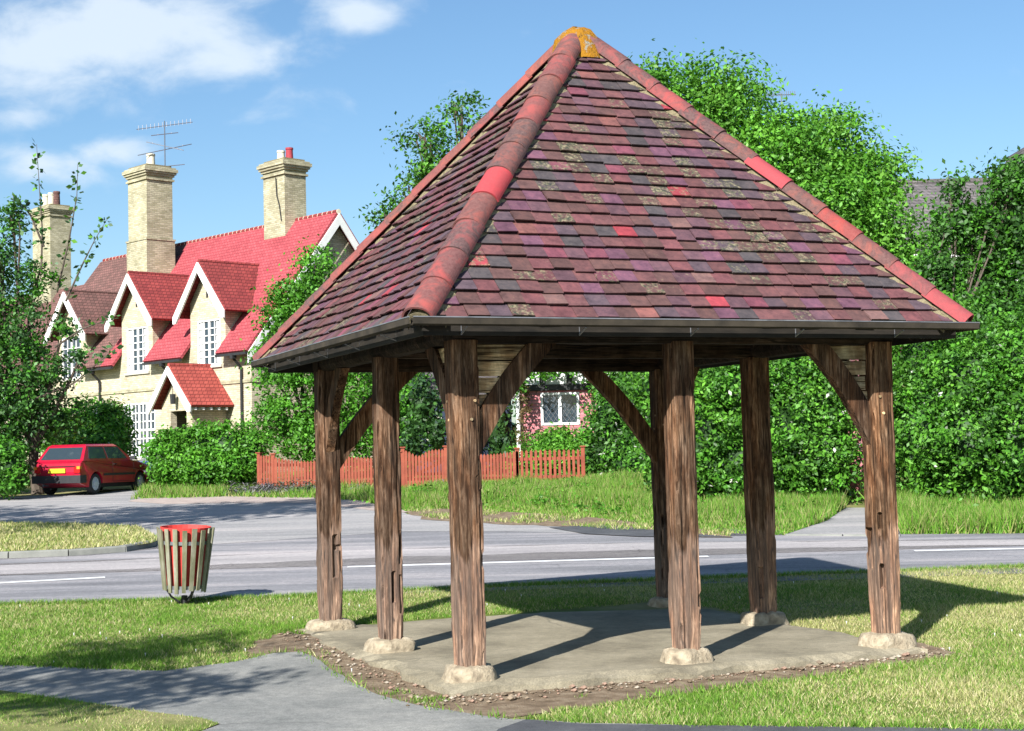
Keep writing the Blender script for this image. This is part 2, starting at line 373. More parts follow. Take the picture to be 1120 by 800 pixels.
# main road, side road, paths
def line_x(p, q, x): t = (x-p.x)/(q.x-p.x); return p.lerp(q, t)
near_l = P(0, 662); near_m = P(560, 641); near_r = P(1120, 620)
ROAD_NEAR = [(-90, near_l.y-3), near_l, P(300, 654), near_m, P(900, 628), P(1000, 625), near_r, (40, near_r.y+3), (120, near_r.y+8)]
ROAD_FAR = [(120, 36), (40, 30.5), P(1120, 584), P(985, 585), P(860, 586), P(790, 587), P(660, 581), P(560, 580), P(440, 580), P(170, 601), P(100, 608), P(0, 612.5), (-90, 24)]
ROADPOLY = ROAD_NEAR+ROAD_FAR
sheet('road', ROADPOLY, .004, M['road'])
SIDE = [P(175, 600), P(170, 596), P(150, 581), P(0, 576), (-60, 34), (-60, 62), P(0, 545), P(60, 541), P(110, 540), P(158, 533), P(175, 535), P(150, 547), P(250, 546), P(345, 548), P(420, 552), P(446, 563), P(560, 573), P(640, 575), P(730, 583), P(800, 588), P(560, 582), P(440, 582)]
SIDE = [Vector((p[0], p[1], 0)) for p in SIDE]
sheet('side_road', SIDE, .008, M['side'])
sheet('gravel_verge', pxs((150, 546), (250, 543), (345, 545), (420, 549), (446, 561), (430, 562), (345, 551), (250, 551), (180, 552), (140, 549)), .012, M['pinkgrav'])
sheet('dirt_edge', rough_poly(pxs((446, 560), (480, 557), (560, 561), (640, 566), (720, 575), (800, 583), (800, 589), (700, 584), (620, 577), (560, 575), (470, 570)), .4, .25, 3), .013, M['soil'])
sheet('dark_patch', pxs((600, 578), (660, 575), (735, 583), (800, 588.5), (700, 588), (640, 585)), .017, M['newasph'])
sheet('entrance_path', pxs((858, 586), (985, 587), (960, 566), (948, 556), (925, 556), (905, 570)), .010, M['side'])
WL = [P(-120, 634), P(0, 629), P(170, 622), P(400, 611), P(700, 602), P(1120, 596.5), P(1250, 594), P(1250, 589.5), P(1120, 591), P(700, 594.5), P(400, 602), P(170, 612), P(0, 619), P(-120, 622)]
sheet('worn_lane', rough_poly(WL, .5, .16, 31), .0085, M['wornroad'])
for a, b in [((0, 638.5), (115, 632.3)), ((380, 621), (775, 609.3)), ((1000, 603.3), (1120, 600.8))]:
    p = P(*a); q = P(*b)
    if a[0] == 0: p = p+(p-q)*.3
    if b[0] == 1120: q = q+(q-p)*1.2
    n = Vector((-(q-p).y, (q-p).x, 0)).normalized()*.085
    sheet('road_marking', [p-n, q-n, q+n, p+n], .010, M['paint'])

# foreground asphalt path
PATHP = [(-30, 11.6), P(-60, 722), P(0, 728), P(90, 731), P(180, 735), P(250, 726), P(300, 716), P(330, 714), P(350, 724), P(385, 748), P(430, 766), P(500, 781), P(560, 788), P(640, 793), P(1000, 797), P(1130, 799), (30, 9.4), (30, -20), (-30, -20)]
PATHP = [Vector((p[0], p[1], 0)) for p in PATHP]
sheet('path', PATHP[:1]+[Vector((q[0], q[1], 0)) for i in range(1, 16) for q in rough_line(PATHP[i], PATHP[i+1], .12, .05, 5)]+PATHP[16:], .009, M['path'])
sheet('resurfaced_path', [P(545, 800), P(575, 789.5), P(640, 794.5), P(1000, 798.5), P(1130, 800.5), (4, 8.4), (4, 6), (-.6, 6), P(540, 806)], .015, M['newasph'])
GRASS_BL = [P(-200, 750), P(0, 757), P(70, 767), P(150, 779), P(215, 788), P(240, 794), P(225, 801), P(0, 850), P(-200, 870)]
sheet('grass_patch', rough_poly(GRASS_BL, .3, .06, 8), .015, M['ground'])

# ------------------------------------------------------------------ shelter frame (local axes: x along the front, y to the back)
TH, CX, CY, SX, SY, OV, HE, HA = .38418, -.37259, 11.76553, 3.72434, 3.92521, .49, 2.575, 5.4232
AX, AY = SX/2+.0585, SY/2-.027
sh = empty('timber_shelter', (CX, CY, 0), TH)
tag(sh, 'open timber shelter with weathered oak posts and steep pyramid roof of mottled red tiles', 'shelter')
shM = Matrix.Translation((CX, CY, 0)) @ Matrix.Rotation(TH, 4, 'Z')
def S(x, y, z=0): return shM @ Vector((x, y, z))

# slab with broken edge
SLABL = [(-.25, -.28), (SX*.5, -.34), (SX+.24, -.28), (SX+.24, SY*.5), (SX+.28, SY+.30), (SX*.5, SY+.3), (-.3, SY+.25), (-.32, SY*.5)]
slab_ring = []
for i in range(len(SLABL)):
    slab_ring += rough_line(SLABL[i], SLABL[(i+1) % len(SLABL)], .07, .10, 11)
sl = MB(); n = len(slab_ring); topz = -.095
rng = random.Random(3)
vt = [S(p[0], p[1], topz-.045*max(0, mnoise.noise(Vector((p[0]*5, p[1]*5, 2)))+.25)-.012) for p in slab_ring]; vb = [S(p[0]*1.0, p[1], -.25) for p in slab_ring]
mid = [S(p[0]+(SX/2-p[0])*(.05+.03*mnoise.noise(Vector((p[0]*6, p[1]*6, 9)))), p[1]+(SY/2-p[1])*(.05+.03*mnoise.noise(Vector((p[0]*6, p[1]*6, 4)))), topz+.006) for p in slab_ring]
sl.add(vt+vb+mid, [(i, (i+1) % n, n+(i+1) % n, n+i) for i in range(n)]+[(i, (i+1) % n, 2*n+(i+1) % n, 2*n+i) for i in range(n)]+[tuple(range(2*n, 3*n))])
o = sl.build('concrete_floor', M['concrete']); o['kind'] = 'structure'
SLABW = [tuple(S(p[0], p[1])[:2]) for p in slab_ring]
soil = [(-1.45, -1.35), (-.2, -1.35), (SX*.3, -1.0), (SX*.7, -.74), (SX+.50, -.52), (SX+.55, .3), (SX+.3, .9), (0, .4), (.0, SY*.8), (-.6, SY+.25), (-1.2, SY*.62)]
SOILW = [tuple(S(*p)[:2]) for p in soil]
SOILW = [tuple(q) for q in rough_poly(smooth_poly(SOILW, 2), .12, .07, 21)]
SOILW2 = SOILW
sheet('bare_soil', SOILW, .004, M['soil'])

# rubble along the edge
rb = MB()
for i in range(800):
    k = rng.random()
    if k < .5: a = (rng.uniform(-.35, SX+.4), -.38+rng.gauss(-.04, .09))
    elif k < .8: a = (-.38+rng.gauss(-.04, .09), rng.uniform(-.3, SY+.2))
    elif k < .92: a = (rng.gauss(-.1, .28), rng.gauss(-.48, .14))
    else: a = (rng.gauss(SX+.3, .2), rng.gauss(-.2, .2))
    q = S(*a); r = abs(rng.gauss(.0, .0085))+.005+(.012*rng.random() if rng.random() < .12 else 0)
    z = gz(q.y)+.012
    c0 = rng.choice([(.30, .23, .16), (.22, .17, .12), (.42, .36, .28), (.16, .12, .08), (.34, .22, .16)])
    vs = []
    for (x, y, zz) in ((1, 0, 0), (0, 1, 0), (-1, 0, 0), (0, -1, 0), (.1, .1, 1), (0, 0, -1), (.7, .7, .5), (-.7, .6, .4), (-.6, -.7, .5), (.7, -.6, .4)):
        vs.append(q+Vector((x*rng.uniform(.7, 1.3), y*rng.uniform(.7, 1.2), zz*.7))*r+Vector((0, 0, z-.006+r*.3)))
    rb.add(vs, [(0, 6, 9), (0, 6, 1), (1, 6, 7), (1, 7, 2), (2, 7, 8), (2, 8, 3), (3, 8, 9), (3, 9, 0), (6, 7, 4), (7, 8, 4), (8, 9, 4), (9, 6, 4), (0, 1, 5), (1, 2, 5), (2, 3, 5), (3, 0, 5)], c0)
o = rb.build('rubble', M['rubble'], fix=True); tag(o, 'loose rubble and pebbles along the broken edge of the concrete floor', 'rubble', kind='stuff')

# posts -------------------------------------------------------------
PW = .215
def post_mesh(seed, w, z0, z1, notches=()):
    """weathered post: ring grid with splits, rounded arrises, worn foot and notches (face 0..3, u -1..1, z, half-width, half-height, depth)"""
    mb = MB(); NP = 56; NZ = 150; rings = []
    rr = random.Random(seed); lean = (rr.uniform(-.012, .012), rr.uniform(-.012, .012))
    cracks = [(rr.uniform(0, 4), rr.uniform(.3, 1.6), rr.uniform(.3, 1.1), rr.uniform(.006, .018)) for _ in range(9)]
    for j in range(NZ+1):
        z = z0+(z1-z0)*j/NZ; t = (z-z0)/(z1-z0); ring = []
        for i in range(NP):
            s = 4.0*i/NP; face = int(s); u = (s-face)*2-1
            # rounded square
            px_, py_ = [(u, -1), (1, u), (-u, 1), (-1, -u)][face]
            L4 = (abs(px_)**7+abs(py_)**7)**(1/7); px_ /= L4; py_ /= L4
            d = 0
            d += .006*mnoise.noise(Vector((px_*9, py_*9, z*1.1+seed*7)))
            d += .006*mnoise.noise(Vector((px_*3, py_*3, z*3+seed*3)))
            d += .004*abs(mnoise.noise(Vector((px_*22, py_*22, z*2.0+seed))))*-1.6
            if abs(u) > .72: d -= max(0, mnoise.noise(Vector((face*5+seed*2.3, u*.8, z*5.5)))-.18)*.07
            for (cs, zc, hl, dp) in cracks:
                ds = abs(s-cs-.04*mnoise.noise(Vector((z*3, cs, seed)))); ds = min(ds, 4-ds)
                if ds < .09 and abs(z-zc) < hl: d -= dp*(1-ds/.09)*(1-abs(z-zc)/hl)**.5
            if z < .3: d += -.012*(1-z/.3)*(1+mnoise.noise(Vector((px_*4, py_*4, seed))))
            for (nf, nu, nz_, hw, hh, dp) in notches:
                if nf == face and abs(u-nu) < hw and abs(z-nz_) < hh: d -= dp
            k = w/2+d
            ring.append((px_*k*1.0+lean[0]*t, py_*k+lean[1]*t, z))
        rings.append(ring)
    vs = [v for r_ in rings for v in r_]; fs = []
    for j in range(NZ):
        for i in range(NP): fs.append((j*NP+i, j*NP+(i+1) % NP, (j+1)*NP+(i+1) % NP, (j+1)*NP+i))
    fs.append(tuple(range(NP))[::-1]); fs.append(tuple(NZ*NP+i for i in range(NP)))
    mb.add(vs, fs); return mb
def pad_mesh(seed, w, d, h0, h1):
    mb = MB(); n = 28; rows = [(1.06, h0), (1.12, h0+(h1-h0)*.35), (1.06, h0+(h1-h0)*.8), (.94, h1), (.6, h1+.012), (.0, h1+.014)]
    rr = []
    for (k, z) in rows:
        for i in range(n):
            a = 2*math.pi*i/n; c, s = math.cos(a), math.sin(a); q = (abs(c)**5+abs(s)**5)**(-1/5)
            nn = 1+.20*mnoise.noise(Vector((c*1.9+seed*3, s*1.9, z*7)))+.09*mnoise.noise(Vector((c*6+seed*3, s*6, z*20)))
            rr.append((c*q*k*w/2*nn, s*q*k*d/2*nn, z+.018*mnoise.noise(Vector((c*3+seed, s*3, 1)))*(k > .1)))
    fs = [(j*n+i, j*n+(i+1) % n, (j+1)*n+(i+1) % n, (j+1)*n+i) for j in range(len(rows)-1) for i in range(n)]
    mb.add(rr, fs); return mb
BZ = 2.43
posts = [  # x, y, width, pad (w,d,top), notches, seed
 (0, 0, .218, (.36, .33, .005), [(0, .55, 1.25, .12, .18, .010)], 1),
 (SX/2-.03, 0, .205, (.35, .31, .005), [(0, .9, .55, .25, .2, .02)], 2),
 (SX, 0, .215, (.38, .34, .005), [(3, -.6, .72, .5, .17, .04), (0, -.95, .50, .35, .10, .05), (0, -.9, .95, .2, .06, .03)], 3),
 (0, SY/2, .205, (.36, .32, .005), [(0, .1, .46, .13, .13, .07), (0, .95, .40, .35, .16, .035), (0, .9, .8, .25, .14, .025)], 4),
 (0, SY, .222, (.40, .36, -.01), [(0, .25, .62, .18, .20, .03), (0, .75, .70, .35, .025, .05)], 5),
 (SX, SY, .215, (.36, .32, .0), [], 7),
 (SX, SY/2, .225, (.38, .34, .01), [(0, -.8, .3, .25, .15, .02)], 8)]
for (x, y, wd, (pw, pd, ptop), nt_, sd_) in posts:
    gzl = gz(S(x, y).y)
    po = post_mesh(sd_, wd, ptop-.01, BZ+.02, nt_).build('post', M['oak'], sh, smooth=False)
    po.location = (x, y, 0)
    pd_ = pad_mesh(sd_, pw, pd, gzl-.03, ptop).build('stone_pad', M['pad'], po, smooth=True)

# wall plates, braces, infill ----------------------------------------
def beam(name, p, q, w, h, mat, parent, upv=(0, 0, 1)):
    mb = MB(); p = Vector(p); q = Vector(q); L_ = (q-p).length; nseg = max(2, int(L_/.08)); d = (q-p).normalized()
    sx_ = d.cross(Vector(upv)).normalized(); uu = sx_.cross(d).normalized(); rings = []
    for i in range(nseg+1):
        c0 = p+d*(L_*i/nseg)
        for k in range(16):
            a = 2*math.pi*(k+.5)/16; c, s = math.cos(a), math.sin(a); qn = (abs(c)**8+abs(s)**8)**(-1/8)
            nn = 1+.05*mnoise.noise(c0*3+Vector((c*2, s*2, 0)))
            rings.append(c0+sx_*c*qn*w/2*nn+uu*s*qn*h/2*nn)
    fs = [(j*16+i, j*16+(i+1) % 16, (j+1)*16+(i+1) % 16, (j+1)*16+i) for j in range(nseg) for i in range(16)]
    fs += [tuple(range(16))[::-1], tuple(nseg*16+i for i in range(16))]
    mb.add(rings, fs); return mb.build(name, mat, parent)
hw = .11
BH = .26
beam('wall_plate', (-hw, 0, BZ+BH/2), (SX+hw, 0, BZ+BH/2), .20, BH, M['shaded_oak_beam'], sh)
beam('wall_plate', (-hw, SY, BZ+BH/2), (SX+hw, SY, BZ+BH/2), .20, BH, M['shaded_oak_beam'], sh)
beam('wall_plate', (0, hw+.005, BZ+BH/2+.01), (0, SY-hw, BZ+BH/2+.01), .20, BH, M['shaded_oak_beam'], sh)
beam('wall_plate', (SX, hw+.005, BZ+BH/2+.01), (SX, SY-hw, BZ+BH/2+.01), .20, BH, M['shaded_oak_beam'], sh)
beam('tie_beam', (0, SY/2, BZ+.12), (SX, SY/2, BZ+.12), .17, .22, M['shaded_oak_beam'], sh)
def brace(x, y, dx, dy, reach, drop, infill, wdt=.17):
    """curved knee brace from the post at (x,y) towards (dx,dy)"""
    mb = MB(); T = .085; n = 14; d = Vector((dx, dy, 0)); s = Vector((-dy, dx, 0)); base = Vector((x, y, 0)); po_ = .10
    lo = []; hi = []
    for i in range(n+1):
        t = i/n
        a = po_+t*reach; zz = BZ-drop+drop*t
        bow = .055*math.sin(math.pi*t)
        lo.append(base+d*(a-.0-bow*.55)+Vector((0, 0, zz+bow*.6)))
        wv = Vector((-drop, 0, reach)).normalized(); off = wdt
        hi.append(base+d*max(po_-.01, a-bow*.55+wv.x*off)+Vector((0, 0, min(BZ+.01, zz+bow*.6+wv.z*off))))
    vs = []
    for i in range(n+1): vs += [lo[i]-s*T/2, lo[i]+s*T/2, hi[i]+s*T/2, hi[i]-s*T/2]
    fs = [(4*i+k, 4*i+(k+1) % 4, 4*i+4+(k+1) % 4, 4*i+4+k) for i in range(n) for k in range(4)]+[(0, 1, 2, 3), (4*n+3, 4*n+2, 4*n+1, 4*n)]
    mb.add(vs, fs); mb.build('knee_brace', M['oak'], sh)
    if infill:
        ib = MB(); nb = 6; z1 = BZ+.002
        A0 = hi[0].z
        for k in range(nb):                      # horizontal boards, cut to the slope of the brace
            za = A0+(z1-A0)*k/nb; zb = A0+(z1-A0)*(k+1)/nb-.012
            def ext(z): return max(.01, (reach-.05)*(z-A0)/(z1-A0))
            j = .009*((k*7) % 3-1)
            pts = [base+d*po_+Vector((0, 0, za)), base+d*(po_+ext(za))+Vector((0, 0, za)), base+d*(po_+ext(zb))+Vector((0, 0, zb)), base+d*po_+Vector((0, 0, zb))]
            ib.poly([q+s*(j-.012) for q in pts], .02, s)
        ib.build('infill_boards', M['board'], sh)
for (x, y, dx, dy, rc, dr, inf) in [
    (0, 0, 1, 0, .66, .86, 1), (0, 0, 0, 1, .66, .86, 1), (SX, 0, -1, 0, .62, .86, 1), (SX, 0, 0, 1, .7, .86, 0),
    (0, SY, 1, 0, .85, .98, 0), (0, SY, 0, -1, .6, .80, 0), (SX, SY, -1, 0, .85, 1.0, 0), (SX, SY, 0, -1, .7, .9, 0)]:
    brace(x, y, dx, dy, rc, dr, inf)
    sv = Vector((-dy, dx, 0)); pc = Vector((x, y, 0))
    for (e, zz) in ((.0, BZ-dr+.28), (.03, BZ-dr+.42)):
        q = pc+Vector((dx, dy, 0))*(.02+e)+Vector((0, 0, zz)); pg = MB(); pg.tube([q-sv*.118, q+sv*.118], .011, 8); pg.build('oak_peg', M['board'], sh)

# roof deck and rafters
apex = Vector((AX, AY, HA))
cor = [Vector((-OV, -OV, HE)), Vector((SX+OV, -OV, HE)), Vector((SX+OV, SY+OV, HE)), Vector((-OV, SY+OV, HE))]
dk = MB()
lo_ = [c.lerp(apex, .015)+Vector((0, 0, -.035)) for c in cor]; lo2 = [v+Vector((0, 0, -.03)) for v in lo_]
ap1 = apex+Vector((0, 0, -.05)); ap2 = apex+Vector((0, 0, -.09))
dk.add(lo_+[ap1]+lo2+[ap2], [(0, 1, 4), (1, 2, 4), (2, 3, 4), (3, 0, 4), (6, 5, 9), (7, 6, 9), (8, 7, 9), (5, 8, 9), (0, 5, 6, 1), (1, 6, 7, 2), (2, 7, 8, 3), (3, 8, 5, 0)])
dk.build('roof_boarding', M['shaded_oak_beam'], sh)
for i in range(4):
    a, b = cor[i], cor[(i+1) % 4]
    n = 9
    for k in range(1, n):
        t = k/n; base = a.lerp(b, t); tt = min(t, 1-t)*2
        topn = a.lerp(b, .5).lerp(apex, 1)    # apex
        m_ = (b-a).normalized(); inn = (apex-a.lerp(b, .5)); end = base+inn*min(1, tt)*.97
        rf = MB(); off = Vector((0, 0, -.13)); st_ = base.lerp(base+inn, .02)
        rf.bar(st_+off, end+off, .05, .09, upv=(0, 0, 1)); rf.build('rafter', M['shaded_oak_beam'], sh)
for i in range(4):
    hr = MB(); hr.bar(cor[i].lerp(apex, .02)+Vector((0, 0, -.14)), apex+Vector((0, 0, -.16)), .06, .12); hr.build('hip_rafter', M['shaded_oak_beam'], sh)

# tiles ---------------------------------------------------------------
def tilemat():
    mt, nt, b = newmat('clay_roof_tiles', .85, .25)
    v = tex(nt); c = attr(nt, 'col').outputs['Color']; a = attr(nt, 'moss').outputs['Fac']
    n1 = noisen(nt, v, 11, 9, .74); n2 = noisen(nt, v, 22, 5, .66); n3 = noisen(nt, v, 80, 4, .7)
    c = mixc(nt, 1.0, c, ramp(nt, n1, [(.28, (.50, .50, .54)), (.5, (.95, .97, 1.0)), (.72, (1.5, 1.36, 1.3))]), 'MULTIPLY')
    mossc = ramp(nt, noisen(nt, v, 30, 5, .75), [(.40, (.028, .036, .03)), (.50, (.085, .085, .05)), (.60, (.26, .22, .14))])
    th = nt.nodes.new('ShaderNodeMath'); th.operation = 'MULTIPLY_ADD'; nt.links.new(n2, th.inputs[0]); th.inputs[1].default_value = 5; 
    sub = nt.nodes.new('ShaderNodeMath'); sub.operation = 'MULTIPLY_ADD'; nt.links.new(a, sub.inputs[0]); sub.inputs[1].default_value = 2.1; sub.inputs[2].default_value = -3.85
    nt.links.new(sub.outputs[0], th.inputs[2]); th.use_clamp = True
    c = mixc(nt, th.outputs[0], c, mossc)
    nt.links.new(c, b.inputs['Base Color']); bumpn(nt, b, n2, .5, .006)
    return mt
M['tile'] = tilemat()
PAL = [((.095, .050, .045), 26), ((.120, .052, .052), 22), ((.145, .054, .058), 12), ((.105, .055, .068), 18), ((.125, .055, .085), 9), ((.17, .050, .072), 4), ((.080, .058, .070), 14), ((.060, .058, .060), 8), ((.34, .046, .060), 1.8), ((.19, .075, .065), 1.6), ((.16, .09, .08), 2.0)]
PALC = [p[0] for p in PAL]; PALW = [p[1] for p in PAL]
def roof_face(idx, seed):
    rr = random.Random(seed); a, b = cor[idx], cor[(idx+1) % 4]; mid_ = a.lerp(b, .5)
    ex = (b-a).normalized(); W = (b-a).length
    foot = a+ex*((apex-a).dot(ex)); up_ = (apex-foot); H_ = up_.length; uy = up_.normalized(); nr = ex.cross(uy).normalized()
    ax_ = (apex-a).dot(ex)
    rows = 28; g = H_/rows; V = []; Fc = []; C_ = []; Ms = []
    for r_ in range(rows):
        y0 = r_*g-.02; L_ = g*1.75
        def lim(y):
            t = min(max(y/H_, 0), 1); return ax_*t, W+(ax_-W)*t
        l0, r0 = lim(y0); tw = .172
        x = l0-rr.random()*tw*.2-(tw/2 if r_ % 2 else 0)
        while x < r0:
            wv = tw*rr.uniform(.97, 1.0)
            sag = .022*mnoise.noise(Vector((x*.8, y0*1.0, seed*5.0)))+.012*mnoise.noise(Vector((x*2.2, y0*2.0, seed*9.0)))
            slip = rr.gauss(0, .0045)-(.03 if rr.random() < .012 else 0); rot = rr.gauss(0, .013); lift = .022+abs(rr.gauss(0, .006))
            th = .012; pts = []
            for (xx, yy_) in ((0, 0), (wv, 0), (wv, L_), (0, L_)):
                Xp = x+xx-rot*yy_*.5; Yp = y0+slip+yy_+rot*(xx-wv/2)
                la, ra = lim(Yp); Xp = min(max(Xp, la), ra)
                hgt = (lift+.012 if yy_ == 0 else -.004)
                if yy_ == 0: hgt += rr.gauss(0, .002)+.005*0
                pts.append((Xp, Yp, hgt))
            if pts[1][0]-pts[0][0] > .02:
                base = len(V)
                for dz in (0, th):
                    for (Xp, Yp, hh) in pts:
                        q = a+ex*Xp+uy*Yp+nr*(hh+dz+sag*.6)
                        V.append(q)
                fcs = [(0, 3, 2, 1), (4, 5, 6, 7), (0, 1, 5, 4), (1, 2, 6, 5), (3, 0, 4, 7)]
                cc = rr.choices(PALC, PALW)[0]; k = rr.uniform(.85, 1.18); cc = tuple(ch*k*.84+mu_*.16 for ch, mu_ in zip(cc, (.118, .055, .055)))
                # mossy tiles gather in drifts
                tX = x/W; tY = y0/H_
                dr = mnoise.noise(Vector((tX*5+seed, tY*5, 3.3)))+.35*math.exp(-((tX-.66)/.22)**2-((tY-.33)/.22)**2)
                if idx: dr = mnoise.noise(Vector((tX*6+seed, tY*6, 3.3)))
                ms = rr.random() < (.06+max(0, dr)*.9)
                for f in fcs: Fc.append(tuple(i+base for i in f)); C_.append(cc); Ms.append(1.0*rr.uniform(.7, 1) if ms else rr.uniform(.0, .45))
            x += wv+.004
    me = bpy.data.meshes.new('roof_tiles'); me.from_pydata([tuple(v) for v in V], [], Fc)
    at_ = me.attributes.new('col', 'FLOAT_COLOR', 'FACE'); at_.data.foreach_set('color', np.array([(*c, 1) for c in C_], np.float32).ravel())
    at_ = me.attributes.new('moss', 'FLOAT', 'FACE'); at_.data.foreach_set('value', np.array(Ms, np.float32))
    me.materials.append(M['tile']); me.update()
    link(bpy.data.objects.new('roof_tiles', me), sh)
for i in range(4): roof_face(i, i+1)

# hip tiles and mortar
def hipmat():
    mt, nt, b = newmat('hip_tile_clay', .85, .25)
    v = tex(nt); c = attr(nt, 'col').outputs['Color']
    n1 = noisen(nt, v, 7, 9, .72, .6); n2 = noisen(nt, v, 40, 5, .7)
    soot = ramp(nt, n1, [(.36, (0, 0, 0)), (.54, (1, 1, 1))])
    a = attr(nt, 'soot').outputs['Fac']
    mu = nt.nodes.new('ShaderNodeMath'); mu.operation = 'MULTIPLY'; nt.links.new(soot, mu.inputs[0]); nt.links.new(a, mu.inputs[1])
    c = mixc(nt, mu.outputs[0], c, ramp(nt, n2, [(.3, (.04, .030, .032)), (.7, (.13, .085, .08))]))
    nt.links.new(c, b.inputs['Base Color']); bumpn(nt, b, n2, .35, .004); return mt
M['hip'] = hipmat()
hipcols = {0: {4: ((.42, .050, .058), .25), 0: ((.30, .070, .062), .7), 1: ((.30, .065, .06), .75)}, 1: {5: ((.37, .058, .068), .2), 0: ((.35, .062, .068), .35), 1: ((.30, .07, .07), .6), 3: ((.36, .06, .05), .5)}}
for i in range(4):
    c0 = cor[i]; dv = (apex-c0); Lh = dv.length; d = dv.normalized(); side_ = d.cross(Vector((0, 0, 1))).normalized(); upn = side_.cross(d).normalized()
    if upn.z < 0: upn = -upn
    nT = 11; seg = (Lh-.12)/nT
    rr = random.Random(40+i)
    for k in range(nT):
        s0 = -.05+k*seg; s1 = s0+seg+.035
        mb = MB(); nn = 20; rad0 = .128; rad1 = .124; vs = []
        jit = rr.uniform(-.006, .006)
        for s_, rad, lift in ((s0, rad0, .010), (s0+.02, rad0-.001, .011), (s1, rad1, .0)):
            for th in (0, -.014):
                for q in range(nn+1):
                    an = math.pi*(.03+.94*q/nn)
                    vs.append(c0+d*s_+side_*(math.cos(an)*(rad+th)*1.0+jit)+upn*(math.sin(an)**.8*(rad+th)*1.04-.012+lift))
        m1 = nn+1
        fs = []
        for j in range(2):
            A_ = j*2*m1; B_ = (j+1)*2*m1
            for q in range(nn):
                fs.append((A_+q, A_+q+1, B_+q+1, B_+q)); fs.append((A_+m1+q+1, A_+m1+q, B_+m1+q, B_+m1+q+1))
        for q in range(nn): fs.append((q, m1+q, m1+q+1, q+1)); 
        for q in (0, nn):
            fs.append((q, m1+q, 2*m1+m1+q, 2*m1+q)); fs.append((2*m1+q, 3*m1+q, 5*m1+q, 4*m1+q))
        cc, so = hipcols.get(i, {}).get(k, ((.25*rr.uniform(.8, 1.2), .075*rr.uniform(.85, 1.1), .062), rr.uniform(.45, .95)))
        mb.add(vs, fs, cc); ho = mb.build('hip_tile', M['hip'], sh, smooth=False)
        a_ = ho.data.attributes.new('soot', 'FLOAT', 'FACE'); a_.data.foreach_set('value', np.full(len(ho.data.polygons), so, np.float32))
        # smooth only the rounded faces
    # mortar bedding either side
    mo = MB(); n = 90
    for sg in (-1, 1):
        other = cor[(i+1) % 4] if sg == 1 else cor[(i-1) % 4]
        eav = (other-c0).normalized(); vin = (eav-d*eav.dot(d)).normalized()
        prev = None; ringv = []
        for k in range(n+1):
            s_ = .02+(Lh-.2)*k/n; wdt = .175+.035*mnoise.noise(Vector((s_*6, i*3.1, sg)))+.012*mnoise.noise(Vector((s_*25, i, sg)))
            hgt = .038+.014*mnoise.noise(Vector((s_*14, i, sg+3)))
            nrm = upn
            p0 = c0+d*s_
            ringv += [p0+vin*.06-nrm*.01, p0+vin*.10+nrm*(hgt+.02), p0+vin*wdt+Vector((0, 0, hgt*.7)), p0+vin*(wdt+.012)-nrm*.02]
        mo.add(ringv, [(4*k+q, 4*k+q+1, 4*k+5+q, 4*k+4+q) for k in range(n) for q in range(3)])
    mo.build('hip_mortar', M['mortar'], sh)
    # mortar end filling under the lowest hip tile
    en = MB(); vs = [c0+d*(-.035)-upn*.03]
    for q in range(13):
        an = math.pi*q/12; vs.append(c0+d*(-.04)+side_*math.cos(an)*.108+upn*(math.sin(an)*.085-.012))
    vs2 = [v+d*.2 for v in vs]
    en.add(vs+vs2, [(0, q, q+1) for q in range(1, 13)]+[(q, q+1, 14+q+1, 14+q) for q in range(1, 13)]); en.build('hip_end_mortar', M['mortar'], sh)
# apex cap of lichened mortar
def lichen():
    mt, nt, b = newmat('lichened_mortar', .95, .1)
    v = tex(nt); n = noisen(nt, v, 12, 8, .7); n2 = noisen(nt, v, 45, 4, .7)
    c = ramp(nt, n, [(.40, (.26, .24, .19)), (.47, (.27, .12, .015)), (.58, (.34, .16, .014)), (.68, (.09, .05, .02))])
    nt.links.new(c, b.inputs['Base Color']); bumpn(nt, b, n2, .9, .02); return mt
M['lichen'] = lichen()
cp = MB(); rows = [(.27, -.25), (.25, -.13), (.20, -.03), (.135, .05), (.07, .085), (0, .095)]; n = 24; vs = []
for (r_, z) in rows:
    for i in range(n):
        a = 2*math.pi*i/n; k = r_*(1+.22*mnoise.noise(Vector((math.cos(a)*2, math.sin(a)*2, z*9))))
        vs.append(apex+Vector((math.cos(a)*k, math.sin(a)*k, z+.03*mnoise.noise(Vector((math.cos(a)*3, math.sin(a)*3, 5))))))
cp.add(vs, [(j*n+i, j*n+(i+1) % n, (j+1)*n+(i+1) % n, (j+1)*n+i) for j in range(len(rows)-1) for i in range(n)])
cp.build('apex_cap', M['lichen'], sh, smooth=True)

